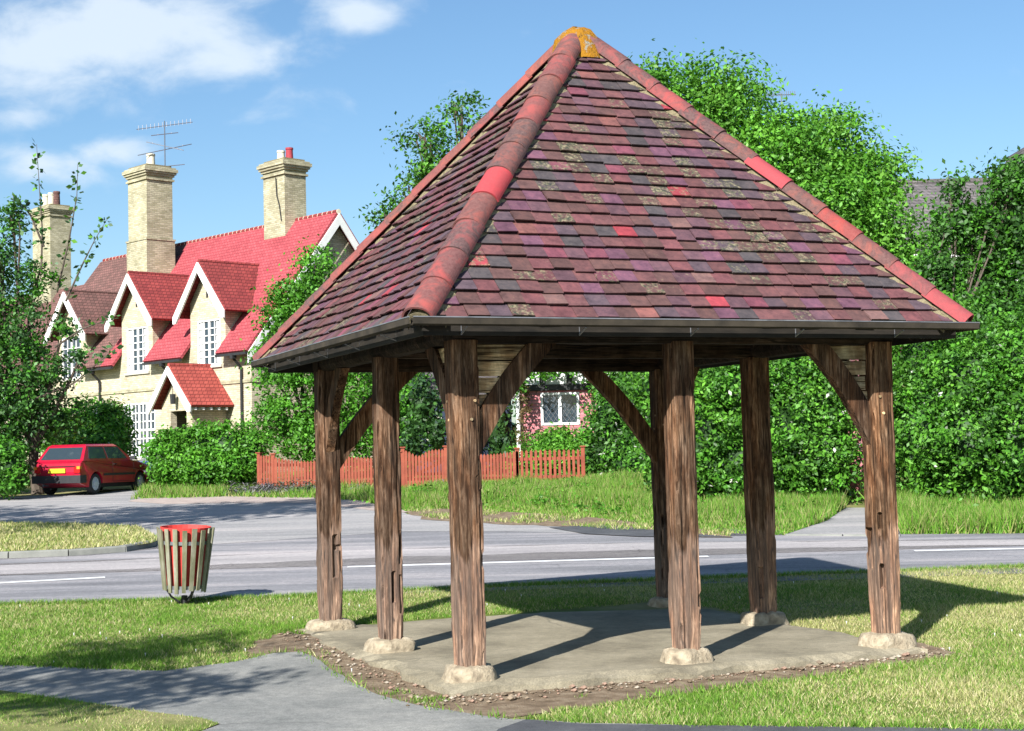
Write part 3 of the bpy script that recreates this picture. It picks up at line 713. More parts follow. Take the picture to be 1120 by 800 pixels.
# fascia, gutter and brackets
for i in range(4):
    a, b = cor[i], cor[(i+1) % 4]; ex = (b-a).normalized(); outv = Vector((ex.y, -ex.x, 0))
    fb = MB(); z = HE-.075
    ins = .03
    fb.bar(a-outv*ins+Vector((0, 0, -.065))+ex*.02, b-outv*ins+Vector((0, 0, -.065))-ex*.02, .022, .115, (0, 0, 1)); fb.build('fascia', M['fascia'], sh)
    g = MB(); o1 = .072; prof = [(o1, .004), (o1-.004, -.022), (o1+.008, -.045), (o1+.030, -.044), (o1+.048, -.034), (o1+.052, .006), (o1+.058, .008), (o1+.058, -.040), (o1+.033, -.049), (o1+.004, -.049), (o1-.008, -.024), (o1-.004, .004)]
    p0 = a-ex*(o1+.03); p1 = b+ex*(o1+.03); m_ = len(prof)
    vs = [q+outv*pr[0]+Vector((0, 0, pr[1]-.012)) for q in (p0, p1) for pr in prof]
    g.add(vs, [(k, (k+1) % m_, m_+(k+1) % m_, m_+k) for k in range(m_)]+[tuple(range(m_)), tuple(range(m_, 2*m_))]); gu_ = g.build('gutter', M['gutterbody'], sh)
    rm = MB(); rm.bar(p0+outv*(o1+.055)+Vector((0, 0, -.002)), p1+outv*(o1+.055)+Vector((0, 0, -.002)), .012, .008); rm.build('lit_gutter_rim', M['gutter'], gu_)  # paler bar paints in the sunlit top edge of the gutter
    nb = 5
    for k in range(nb):
        q = a.lerp(b, (k+.33)/nb)
        br = MB(); br.bar(q-outv*.02+Vector((0, 0, -.115)), q+outv*(o1+.03)+Vector((0, 0, -.070)), .012, .006); br.bar(q-outv*.022+Vector((0, 0, -.02)), q-outv*.022+Vector((0, 0, -.12)), .014, .006, (1, 0, 0))
        br.build('gutter_bracket', M['gutter'], sh)
#@@HOUSES
# ------------------------------------------------------------------ cream cottages
HD = Vector((-.69, .724, 0)).normalized(); HANG = math.atan2(HD.y, HD.x)     # along the facade, to the left
K0 = Vector((-9.2254, 55.0, 0))
# house local axes: x = along the facade to the left, y = towards the camera side (outwards), z up (absolute)
HY = -1.0      # rotating +x to HD puts +y to the camera's side
def wall_grid(mb, x0, x1, z0, z1, y, opens, th=.14):
    """facade in the plane y, with openings (xa, xb, za, zb) and their reveals"""
    X = sorted({x0, x1, *[o_[0] for o_ in opens], *[o_[1] for o_ in opens]}); Z = sorted({z0, z1, *[o_[2] for o_ in opens], *[o_[3] for o_ in opens]})
    X = [v for v in X if x0 <= v <= x1]; Z = [v for v in Z if z0 <= v <= z1]
    for i in range(len(X)-1):
        for j in range(len(Z)-1):
            cx, cz = (X[i]+X[i+1])/2, (Z[j]+Z[j+1])/2
            if any(o_[0] < cx < o_[1] and o_[2] < cz < o_[3] for o_ in opens): continue
            mb.add([(X[i], y, Z[j]), (X[i+1], y, Z[j]), (X[i+1], y, Z[j+1]), (X[i], y, Z[j+1])], [(0, 1, 2, 3)])
    for (a, b, c, d) in opens:
        a_, b_ = max(a, x0), min(b, x1); c_, d_ = max(c, z0), min(d, z1)
        if c_ >= d_: continue
        mb.add([(a_, y, c_), (a_, y-th, c_), (a_, y-th, d_), (a_, y, d_)], [(0, 1, 2, 3)])
        mb.add([(b_, y, c_), (b_, y-th, c_), (b_, y-th, d_), (b_, y, d_)], [(0, 1, 2, 3)])
        if c_ == c: mb.add([(a_, y, c), (b_, y, c), (b_, y-th, c), (a_, y-th, c)], [(0, 1, 2, 3)])
        if d_ == d: mb.add([(a_, y, d), (b_, y, d), (b_, y-th, d), (a_, y-th, d)], [(0, 1, 2, 3)])
def window(parent, xa, xb, za, zb, y, cols, rows, lights, y0=None, sill=True, rnd=None, bw=.035, curtain=False):
    """white casement: outer frame + mullions per light + glazing bars; glass pane behind"""
    f = MB(); yf = y-.012; T = .07
    f.box((xa, yf-.05, za), (xb, yf, za+T)); f.box((xa, yf-.05, zb-T), (xb, yf, zb)); f.box((xa, yf-.05, za+T), (xa+T, yf, zb-T)); f.box((xb-T, yf-.05, za+T), (xb, yf, zb-T))
    lw = (xb-xa-2*T)/lights
    for k in range(1, lights): f.box((xa+T+k*lw-.05, yf-.05, za+T), (xa+T+k*lw+.05, yf-.002, zb-T))
    for k in range(lights):
        for c in range(1, cols):
            x = xa+T+k*lw+lw*c/cols; f.box((x-bw/2, yf-.045, za+T), (x+bw/2, yf-.012, zb-T))
    for r in range(1, rows):
        z = za+T+(zb-za-2*T)*r/rows; hb = bw/2*(1.8 if r == rows//2 else 1); f.box((xa+T, yf-.044, z-hb), (xb-T, yf-.014, z+hb))
    fo = f.build('window', M['white'], parent)
    g = MB(); g.box((xa+.02, yf-.06, za+.02), (xb-.02, yf-.051, zb-.02)); g.build('pane', M['glass'], fo)
    if curtain:
        n = 14
        for (ca, cb) in ((xa+.1, xa+.1+(xb-xa)*.16), (xb-.1-(xb-xa)*.16, xb-.1)):
            c_ = MB(); vs = []
            for i in range(n+1):
                x = ca+(cb-ca)*i/n; vs += [(x, yf-.0485+.0015*math.sin(i*1.9), za+.1), (x, yf-.0485+.0015*math.sin(i*1.9), zb-.1)]
            c_.add(vs, [(2*i, 2*i+2, 2*i+3, 2*i+1) for i in range(n)])
            c_.build('curtain', M['white'], fo)
    if sill:
        s_ = MB(); s_.box((xa-.12, y-.04, za-.09), (xb+.12, y+.07, za-.003)); s_.build('sill', M['stone'], fo)
    return fo
def gable_roof_y(name, mat, parent, xc, zr, half, zf, yfront, yback, th=.09):
    """small gable roof whose ridge runs along y"""
    mb = MB()
    for sg in (-1, 1):
        p = [(xc, yfront, zr), (xc+sg*half, yfront, zf), (xc+sg*half, yback, zf), (xc, yback, zr)]
        nrm = Vector((sg*(zr-zf), 0, half)).normalized()
        mb.poly(p, th, nrm)
    o = mb.build(name, mat, parent)
    rd = MB(); n = int(abs(yfront-yback)/.3)+1
    for i in range(n):
        ya = yfront+(yback-yfront)*i/n; yb = yfront+(yback-yfront)*(i+1)/n
        rd.tube([(xc, ya, zr+.075), (xc, yb, zr+.085)], [.085, .075], 8)
    rd.build('ridge_tiles', mat, o); return o
def barge(parent, xc, zr, half, zf, y, wdt=.24, th=.07, name='bargeboard', mat='white', foot=True):
    mb = MB(); sl_ = (zr-zf)/half
    for sg in (-1, 1):
        h = wdt*math.sqrt(1+sl_*sl_)
        p = [(xc, y, zr), (xc+sg*half, y, zf), (xc+sg*half, y, zf-h*.72), (xc+sg*(half-.18), y, zf-h*.72+.0), (xc, y, zr-h)]
        mb.poly(p, th, (0, 1, 0))
    return mb.build(name, M[mat], parent)
def chimney(parent, x0, x1, y0, y1, zb, zt, pots, step=None, mat='cream_dirty'):
    mb = MB(); mb.box((x0, y0, zb), (x1, y1, zt-.62))
    if step: mb.box((x0-.06, y0-.06, zb-.01), (x1+.06, y1+.06, step)); mb.box((x0-.09, y0-.09, step+.002), (x1+.09, y1+.09, step+.07))
    z = zt-.62
    for (e, h) in ((.07, .08), (.01, .10), (.07, .09), (.13, .09), (.18, .13), (.12, .07)):
        mb.box((x0-e, y0-e, z+.001), (x1+e, y1+e, z+h)); z += h
    ch = mb.build('chimney', M[mat], parent)
    fl = MB(); fl.poly([(x0+.02, y0+.02, z+.002), (x1-.02, y0+.02, z+.002), (x1-.02, y1-.02, z+.002), (x0+.02, y1-.02, z+.002)], .09, (0, 0, 1)); fl.build('flaunching', M['mortar'], ch)
    for (x, y, r, h, mm) in pots:
        p = MB(); p.tube([(x, y, z), (x, y, z+h*.86), (x, y, z+h*.86), (x, y, z+h)], [r*1.12, r*.95, r*1.08, r*1.08], 14); po = p.build('chimney_pot', M[mm], ch, smooth=False)
        q = MB(); q.tube([(x, y, z+h-.02), (x, y, z+h+.004)], r*.82, 12); q.build('pot_mouth', M['darkin'], po)
    return ch
def main_roof(name, mat, parent, x0, x1, ze, zr, dr, oh, gaps=(), back=True, th=.1):
    """front slope from overhang oh (cut away at gaps) to the ridge at depth dr; and the back slope"""
    sl_ = (zr-ze)/dr; mb = MB(); nrm = Vector((0, sl_, 1)).normalized()
    up_y = -.02
    def q(x, y): return (x, y, ze-sl_*y)
    mb.poly([q(x0, -.4), q(x1, -.4), (x1, -dr, zr), (x0, -dr, zr)], th, nrm)
    xs_ = [x0]+[v for g_ in gaps for v in g_ if x0 < v < x1]+[x1]
    xs_ = sorted(set(xs_))
    for i in range(len(xs_)-1):
        mx_ = (xs_[i]+xs_[i+1])/2
        if any(g_[0] < mx_ < g_[1] for g_ in gaps): continue
        mb.poly([q(xs_[i], oh), q(xs_[i+1], oh), q(xs_[i+1], -.399), q(xs_[i], -.399)], th, nrm)
    if back:
        nb = Vector((0, -sl_, 1)).normalized(); mb.poly([(x0, -dr, zr), (x1, -dr, zr), (x1, -2*dr-oh, ze-sl_*oh), (x0, -2*dr-oh, ze-sl_*oh)], th, nb)
    return mb.build(name, mat, parent)
hroot_rot = HANG
def make_house(origin, full=True):
    h = empty('brick_cottage', origin, 0)
    # local x along HD, local y outwards (towards the camera), z up : left-handed pair fixed by choosing y = outward via rotation + mirrored x
    return h
# work in a right-handed frame: X' = -HD (to the right), so local x is negated
def hx(t): return -t
G0 = 1.05
house = empty('brick_cottage', K0, math.atan2(-HD.y, -HD.x))
tag(house, 'cream brick cottage with red and brown tiled roof, white dormer gables and tall chimneys', 'house', 'cream brick cottages')
# local: x to the right (facade runs 0 .. -17), y into the house is +, so outward is -y -> flip y by building with (x, -y)
FL = Matrix(((-1, 0, 0, 0), (0, -1, 0, 0), (0, 0, 1, 0), (0, 0, 0, 1)))
house.rotation_euler = (0, 0, math.atan2(HD.y, HD.x))     # x = HD (left), y = outward: HD x up
# HD rotated +90deg = (-.724,-.69) = outward normal: right-handed
LEN = 16.9
dorm = [(2.78, 8.78, 1.68, 6.88), (7.82, 8.86, 1.72, 6.95), (13.0, 8.62, 1.72, 6.75)]
wins = [(1.95, 3.50, 5.02, 6.72), (7.0, 8.62, 5.05, 6.82), (12.35, 13.95, 5.05, 6.80)]
fw_ = (6.55, 8.98, 1.72, 3.85)
opens = wins+[fw_]
wb = MB()
wall_grid(wb, 0, LEN, G0-.3, 5.78, 0, opens)
for (xc, zr, hf, zf), wn in zip(dorm, wins):
    hwid = 1.17; sl_ = (zr-zf)/hf; zt = zr-hwid*sl_-.06
    wall_grid(wb, xc-hwid, xc+hwid, 5.78, zt, 0, [wn])
    wb.add([(xc-hwid, 0, zt), (xc+hwid, 0, zt), (xc, 0, zr-.06)], [(0, 1, 2)])
    for sg in (-1, 1): wb.add([(xc+sg*hwid, 0, 5.5), (xc+sg*hwid, -1.7, 5.5), (xc+sg*hwid, -1.7, zt), (xc+sg*hwid, 0, zt)], [(0, 1, 2, 3)])
# end gables and back
for x in (0, LEN): wb.add([(x, 0, G0-.3), (x, -7.4, G0-.3), (x, -7.4, 5.78), (x, -3.7, 10.5), (x, 0, 5.78)], [(0, 1, 2, 3, 4)])
wb.add([(0, -7.4, G0-.3), (LEN, -7.4, G0-.3), (LEN, -7.4, 5.78), (0, -7.4, 5.78)], [(0, 1, 2, 3)])
wb.add([(0.05, -.5, G0-.3), (LEN-.05, -.5, G0-.3), (LEN-.05, -.5, 5.5), (0.05, -.5, 5.5)], [(0, 1, 2, 3)])
wb.build('wall', M['cream'], house, fix=False)
bc = MB(); bc.box((-.03, .0, 4.28), (LEN, .045, 4.40)); bc.box((-.04, -7.4, 4.28), (.0, 0.045, 4.40)); bc.build('string_course', M['cream_dirty'], house)
gaps = [(d[0]-1.17, d[0]+1.17) for d in dorm]
ZE, ZR, DR = 5.82, 10.55, 3.7
rf = main_roof('roof', M['redroof'], house, -.38, 9.9, ZE, ZR, DR, .38, gaps)
rf2 = main_roof('roof', M['brownroof'], house, 9.9, LEN+.3, ZE-.005, ZR-.005, DR, .38, gaps); rf2['label'] = 'old brown tiled end of the roof'
rd = MB()
for i in range(58):
    x = -.38+i*.3; rd.tube([(x, -DR, ZR+.085), (x+.295, -DR, ZR+.09)], [.10, .096], 8)
rd.build('ridge_tiles', M['dorroof'], rf)
mr_ = MB()
for i in range(58):
    x = -.38+i*.3; mr_.tube([(x-.012, -DR, ZR+.088), (x+.012, -DR, ZR+.088)], .104, 8)
mr_.build('ridge_mortar', M['potcream'], rf)
for x in (-.40, LEN+.32):       # verge bargeboards on the end gables
    b_ = MB(); sl_ = (ZR-ZE)/DR
    for sg in (-1, 1):
        e = DR+.42
        b_.poly([(x, -DR, ZR+.02), (x, -DR+sg*e, ZR+.02-sl_*e), (x, -DR+sg*e, ZR-.35-sl_*e), (x, -DR, ZR-.40)], .05*(-1 if x < 0 else 1), (1, 0, 0))
    b_.build('bargeboard', M['white'], house)
for i, ((xc, zr, hf, zf), wn) in enumerate(zip(dorm, wins)):
    mt_ = M['dorroof'] if i < 2 else M['brownroof']
    gable_roof_y('dormer_roof', mt_, house, xc, zr, hf, zf, .36, -2.7)
    barge(house, xc, zr+.03, hf+.02, zf+.03, .37)
    sf = MB(); sl_ = (zr-zf)/hf      # soffit return inside the barge
    window(house, *wn, 0, 2, 6 if i < 2 else 4, 2, curtain=(i < 2))
    v_ = MB(); v_.box((xc-.06, -.02, zr-1.25), (xc+.06, .012, zr-.75)); v_.build('attic_slit', M['darkin'], house)
window(house, *fw_, 0, 2, 6, 4, bw=.045)
# rainwater goods
for (a, b) in ((-.38, gaps[0][0]), (gaps[0][1], gaps[1][0]), (gaps[1][1], gaps[2][0]), (gaps[2][1], LEN)):
    g = MB(); z = ZE-.38*1.28-.03; g.box((a+.03, .38, z-.06), (b-.03, .49, z+.03)); g.build('gutter', M['black'], house)
for x in (.52, 5.3, 10.65):
    g = MB(); z = ZE-.38*1.28-.08; g.tube([(x, .43, z), (x, .40, z-.12), (x, .09, z-.42), (x, .08, z-.6), (x, .08, G0)], .05, 8); g.box((x-.09, .33, z-.12), (x+.09, .50, z+.02)); g.build('downpipe', M['black'], house)
chimney(house, 2.25, 3.65, -4.15, -3.15, 9.6, 13.0, [(2.6, -3.65, .14, .55, 'potred'), (3.15, -3.65, .15, .52, 'potcream')])
ch1 = chimney(house, 9.62, 11.1, -2.75, -1.55, 6.8, 13.7, [(10.2, -2.1, .17, .62, 'potcream')], step=10.6)
# cable on the right chimney, as in the picture
cb = MB(); cb.tube([(2.75, -3.1, 12.3), (2.7, -3.1, 11.6), (2.55, -3.11, 11.2), (2.45, -3.12, 10.6)], .02, 5); cb.build('cable', M['black'], house)
# porch
px0, px1, pzr, pzf = 1.15, 4.05, 4.92, 3.45; pxc = (px0+px1)/2
pw = MB(); PY = 1.45
wall_grid(pw, pxc-1.02, pxc+1.02, G0-.3, 3.55, PY, [(1.95, 3.02, G0-.3, 3.35)], .25)
pw.add([(pxc-1.02, PY, 3.55), (pxc+1.02, PY, 3.55), (pxc, PY, 4.72)], [(0, 1, 2)])
for x in (pxc-1.02, pxc+1.02): pw.add([(x, PY, G0-.3), (x, .01, G0-.3), (x, .01, 3.6), (x, PY, 3.6)], [(0, 1, 2, 3)])
po = pw.build('porch', M['cream'], house, fix=False)
gable_roof_y('porch_roof', M['orangeroof'], po, pxc, pzr, (px1-px0)/2, pzf, PY+.32, .02)
barge(po, pxc, pzr+.03, (px1-px0)/2+.02, pzf+.03, PY+.33, .2)
for k in range(5):
    e = MB(); yy_ = PY+.1-k*.32; e.box((px0+.02, yy_-.04, pzf-.11), (px0+.42, yy_+.04, pzf-.02)); e.build('rafter_end', M['white'], po)
dr_ = MB(); dr_.box((1.90, PY-.9, G0-.3), (3.07, PY-.85, 3.36)); dr_.build('door', M['darkin'], po)
lm = MB(); lm.tube([(2.5, PY+.22, 3.95), (2.5, PY+.22, 3.6)], [.11, .09], 8); lm.tube([(2.5, PY+.22, 4.3), (2.5, PY+.22, 3.95)], .012, 5); lm.build('porch_lantern', M['black'], po)

# television aerials
def aerial(name, base, h, booms, label, group='television aerials'):
    r_ = empty(name, base); tag(r_, label, 'aerial', group)
    m_ = MB(); m_.tube([(0, 0, 0), (0, 0, h)], .025, 6); m_.build('mast', M['steel'], r_)
    for (z, ang, ln, ne, el, rise) in booms:
        d = Vector((math.cos(ang), math.sin(ang), rise)); s_ = Vector((-math.sin(ang), math.cos(ang), 0))
        b_ = MB(); c = Vector((0, 0, z)); b_.tube([c-d*ln*.5, c+d*ln*.5], .018, 5)
        for k in range(ne):
            q = c-d*ln*.5+d*ln*(k+.5)/ne; e_ = Vector((0, 0, 1))*el
            b_.bar(q-e_*.4, q+e_, .022, .022, upv=(1, 0, 0))
        b_.build('boom', M['steel'], r_)
    return r_
def HL(x, y, z): return K0+HD*x+Vector((HD.y*-1, HD.x, 0))*y+Vector((0, 0, z))
ab = HL(9.75, -2.5, 13.62)
aerial('aerial', ab, 2.0, [(1.8, .05, 2.3, 14, .15, .12), (1.45, .3, 1.1, 2, .04, .15), (.8, R(20), 2.2, 3, .05, .26), (.95, R(165), 1.7, 3, .05, .28), (.1, .1, 1.6, 1, .01, .1)], 'tangled television aerial standing beside the tall left chimney of the cream cottage')

# second cottage of the row, behind the tree on the left
K2 = at(93, 480, 74.0); K2.z = 0
h2 = empty('brick_cottage', K2, math.atan2(HD.y, HD.x)); tag(h2, 'farther cream brick cottage behind the left tree, brown roof and one broad chimney', 'house', 'cream brick cottages')
w2 = MB(); wall_grid(w2, 0, 14, 1, 6.0, 0, [(2, 3.6, 4.6, 6.0), (8, 9.6, 4.6, 6.0)])
for x in (0, 14): w2.add([(x, 0, 1), (x, -7, 1), (x, -7, 6), (x, -3.5, 10.6), (x, 0, 6)], [(0, 1, 2, 3, 4)])
w2.add([(0, -.5, 1), (14, -.5, 1), (14, -.5, 5.6), (0, -.5, 5.6)], [(0, 1, 2, 3)])
w2.build('wall', M['cream'], h2, fix=False)
main_roof('roof', M['brownroof'], h2, -.4, 14.4, 6.1, 10.8, 3.5, .4)
b_ = MB()
for sg in (-1, 1): b_.poly([(-.41, -3.5, 10.85), (-.41, -3.5+sg*3.9, 10.85-1.343*3.9), (-.41, -3.5+sg*3.9, 10.45-1.343*3.9), (-.41, -3.5, 10.4)], -.05, (1, 0, 0))
b_.build('bargeboard', M['white'], h2)
window(h2, 2, 3.6, 4.6, 6.0, 0, 2, 4, 2); window(h2, 8, 9.6, 4.6, 6.0, 0, 2, 4, 2)
chimney(h2, 9.0, 11.0, -4.1, -2.9, 9.6, 15.4, [(9.4, -3.5, .17, .85, 'brownroof'), (10.0, -3.5, .17, .85, 'potcream'), (10.65, -3.5, .17, .85, 'potcream')])

# ------------------------------------------------------------------ brick cottage behind the fence
def latt(mb, xa, xb, za, zb, y, s=.15, w_=.009):
    wd, ht = xb-xa, zb-za; cx = [];
    k = -int(ht/s)-2
    while k*s < wd+ht:
        for sg in (1, -1):
            # line x = k*s + t (sg) , z = t
            pts = []
            x_0 = k*s if sg == 1 else wd-k*s
            t0, t1 = 0, ht
            # clip x in [0,wd]; slope 0.8
            sl_ = .72*sg
            lo, hi = sorted(((0-x_0)/sl_, (wd-x_0)/sl_)); t0 = max(0, lo); t1 = min(ht, hi)
            if t1-t0 > .03: mb.bar((xa+x_0+sl_*t0, y, za+t0), (xa+x_0+sl_*t1, y, za+t1), w_, .01, upv=(0, 1, 0))
        k += 1
CYB = 49.0
cot = empty('red_brick_cottage', (0, CYB, 0)); tag(cot, 'pink red brick cottage behind the picket fence, lattice window under a timber framed band', 'house')
a = at(566, 480, CYB); xL = a.x; xR = at(885, 480, CYB).x; zg = 1.0
wA = at(591, 430, CYB); wB = at(634, 464.5, CYB); zb1 = at(612, 427, CYB).z; zb2 = at(612, 420.5, CYB).z; ztop = zb2+2.2
def lc(v): return Vector((v[0], v[1]-CYB, v[2]))
wl = MB()
# wall facing the road: here local y = 0, outward is -y; build with a mirrored grid
def grid_neg(mb, x0, x1, z0, z1, opens):
    t = MB(); wall_grid(t, x0, x1, z0, z1, 0, opens); mb.add([(v[0], -v[1], v[2]) for v in t.v], t.f)
grid_neg(wl, xL, xR, zg, zb1, [(wA.x, wB.x, wB.z, wA.z)] if wA.z < zb1 else [(wA.x, wB.x, wB.z, zb1-.02)])
wl.add([(xL, 0, zg), (xL, 7, zg), (xL, 7, ztop), (xL, 0, ztop)], [(0, 1, 2, 3)]); wl.add([(xR, 0, zg), (xR, 7, zg), (xR, 7, ztop), (xR, 0, ztop)], [(0, 1, 2, 3)])
wl.add([(xL, .3, zg), (xR, .3, zg), (xR, .3, zb1), (xL, .3, zb1)], [(0, 1, 2, 3)])
wl.build('wall', M['pinkbrick'], cot, fix=False)
tb = MB(); tb.box((xL-.1, -.12, zb1), (xR+.1, .1, zb2))
wt = MB(); wt.box((xL, -.06, zb2+.001), (xR, .05, ztop)); wt.build('plaster_panel', M['white'], cot)
for k in range(18):
    x = at(560.5+k*29.5, 410, CYB).x
    if x < xR-.1: tb.box((x, -.10, zb2-.01), (x+.17, -.02, ztop-.16))
tb.box((xL-.1, -.11, ztop-.15), (xR+.1, .0, ztop+.05)); tb.build('timber_frame', M['black'], cot)
f = MB(); wx0, wx1, wz0, wz1 = wA.x, wB.x, wB.z, min(wA.z, zb1-.02); T = .075
f.box((wx0, -.03, wz0), (wx1, .03, wz0+T)); f.box((wx0, -.03, wz1-T), (wx1, .03, wz1)); f.box((wx0, -.03, wz0+T), (wx0+T, .03, wz1-T)); f.box((wx1-T, -.03, wz0+T), (wx1, .03, wz1-T))
xm = (wx0+wx1)/2; f.box((xm-.05, -.028, wz0+T), (xm+.05, .03, wz1-T)); fo = f.build('window', M['white'], cot)
g = MB(); g.box((wx0+.02, .035, wz0+.02), (wx1-.02, .045, wz1-.02)); g.build('pane', M['glass'], fo)
lt = MB(); latt(lt, wx0+T, xm-.05, wz0+T, wz1-T, .022); latt(lt, xm+.05, wx1-T, wz0+T, wz1-T, .022); lt.build('lattice', M['gutter'], fo)
rfm = MB(); zr = ztop+1.6
rfm.poly([(xL-.3, -.5, ztop-.1), (xR+.3, -.5, ztop-.1), (xR+.3, 3.5, zr), (xL-.3, 3.5, zr)], .12, (0, -.4, 1)); rfm.poly([(xL-.3, 3.5, zr), (xR+.3, 3.5, zr), (xR+.3, 7.5, ztop-.1), (xL-.3, 7.5, ztop-.1)], .12, (0, .4, 1)); rfm.build('roof', M['brownroof'], cot)
# dark weatherboarded lean-to left of it, with a pale window
sh0 = at(455, 480, CYB+1); sh1 = at(560, 480, CYB+1); ln = empty('dark_outbuilding', (0, CYB+1, 0)); tag(ln, 'dark blue outbuilding behind the picket fence, glimpsed through leaves between the left oak posts', 'outbuilding')
q = MB(); q.box((sh0.x, 0, 1), (sh1.x, 4, 3.4)); q.build('wall', pm_('dark_blue_boards', (.012, .02, .045), (.022, .033, .065), 3, .6, .2, 20), ln)
q = MB(); q.poly([(sh0.x-.2, -.3, 3.3), (sh1.x+.2, -.3, 3.3), (sh1.x+.2, 4.3, 4.4), (sh0.x-.2, 4.3, 4.4)], .1, (0, -.2, 1)); q.build('roof', M['greyroof'], ln)
wx = at(466, 470, CYB+1); q = MB(); 
for k in range(4): q.box((wx.x+k*.16, -.04, wx.z-.35), (wx.x+.035+k*.16, -.002, wx.z+.4))
for k in range(4): q.box((wx.x, -.045, wx.z-.35+k*.24), (wx.x+.52, -.001, wx.z-.31+k*.24))
q.build('window', M['stone'], ln)
dpp = MB(); xx = at(566.5, 440, CYB-.3).x; dpp.tube([(xx, -.2, zg), (xx, -.2, zb1)], .07, 8); dpp.build('downpipe', M['white'], cot)

# ------------------------------------------------------------------ brick house with grey roof on the right
RY = 52.0
rh = empty('grey_roofed_house', (0, RY, 0)); tag(rh, 'brick and white house with grey tiled roof almost hidden by the trees on the right', 'house')
rl = at(960, 300, RY).x; rr_ = at(1210, 300, RY).x; ze = at(1040, 276, RY).z; zr = at(1045, 203, RY+4).z
q = MB(); q.box((rl+.3, 0, 1), (rr_-.3, 8, ze-.05)); q.build('wall', M['pinkbrick'], rh)
q = MB(); sl_ = (zr-ze)/4.0
q.poly([(rl, -.4, ze-.4*sl_*.3), (rr_, -.4, ze-.4*sl_*.3), (rr_, 4, zr), (rl+1.2, 4, zr)], .12, (0, -.6, .8)); q.poly([(rl+1.2, 4, zr), (rr_, 4, zr), (rr_, 8.4, ze), (rl, 8.4, ze)], .12, (0, .6, .8))
rro = q.build('roof', M['greyroof'], rh)
q = MB(); q.tube([(rl+1.2, 4, zr+.14), (rr_, 4, zr+.14)], .12, 8); q.build('ridge_tiles', M['greyroof'], rro)
gx0 = at(1095, 300, RY).x; gx1 = at(1210, 300, RY).x; gz1 = at(1150, 150, RY).z       # cross gable rising on the right
q = MB(); xm = (gx0+gx1)/2
q.poly([(gx0, -1.2, ze), (xm, -1.2, gz1), (xm, 4, gz1), (gx0, 4, ze)], .12, (-.7, 0, .7)); q.poly([(gx1, -1.2, ze), (xm, -1.2, gz1), (xm, 4, gz1), (gx1, 4, ze)], .12, (.7, 0, .7)); q.build('roof', M['greyroof'], rh)
q = MB(); q.poly([(gx0+.2, -.9, 1), (gx1-.2, -.9, 1), (gx1-.2, -.9, ze), (xm, -.9, gz1-.2), (gx0+.2, -.9, ze)], .8, (0, 1, 0)); q.build('gable_wall', M['white'], rh)
q = MB(); q.box((rl, -.58, ze-.28), (gx0-.05, -.42, ze-.12)); q.build('gutter', M['white'], rh)
def simple_window(px0, py0, px1, py1, nx_, nz_):
    a = at(px0, py0, RY-.05); b = at(px1, py1, RY-.05); g_ = MB(); g_.box((a.x, -.03, b.z), (b.x, -.015, a.z)); 
    f_ = MB(); T = .08
    f_.box((a.x, -.09, b.z), (b.x, -.035, b.z+T)); f_.box((a.x, -.09, a.z-T), (b.x, -.035, a.z))
    for k in range(nx_+1): x = a.x+(b.x-a.x-T)*k/nx_; f_.box((x, -.088, b.z), (x+T, -.034, a.z))
    for k in range(1, nz_): z = b.z+(a.z-b.z)*k/nz_; f_.box((a.x, -.086, z-.03), (b.x, -.034, z+.03))
    fo = f_.build('window', M['white'], rh); g_.build('pane', M['glass'], fo)
simple_window(1050, 283, 1082, 325, 3, 3); simple_window(1052, 350, 1090, 382, 3, 2)
q = MB(); a = at(1075, 372, RY-1.6); b = at(1110, 388, RY-1.6); q.box((a.x, -1.6, b.z), (b.x, -.2, a.z)); q.build('white_bay', M['white'], rh)

# aerial behind the big tree
ab = at(856, 150, 58); ab.z -= 0.0
aerial('aerial', (ab.x, 58, ab.z-2.4), 4.05, [(4.0, R(8), 1.15, 14, .14, .03)], 'thin television aerial above the bright green tree right of the shelter roof')

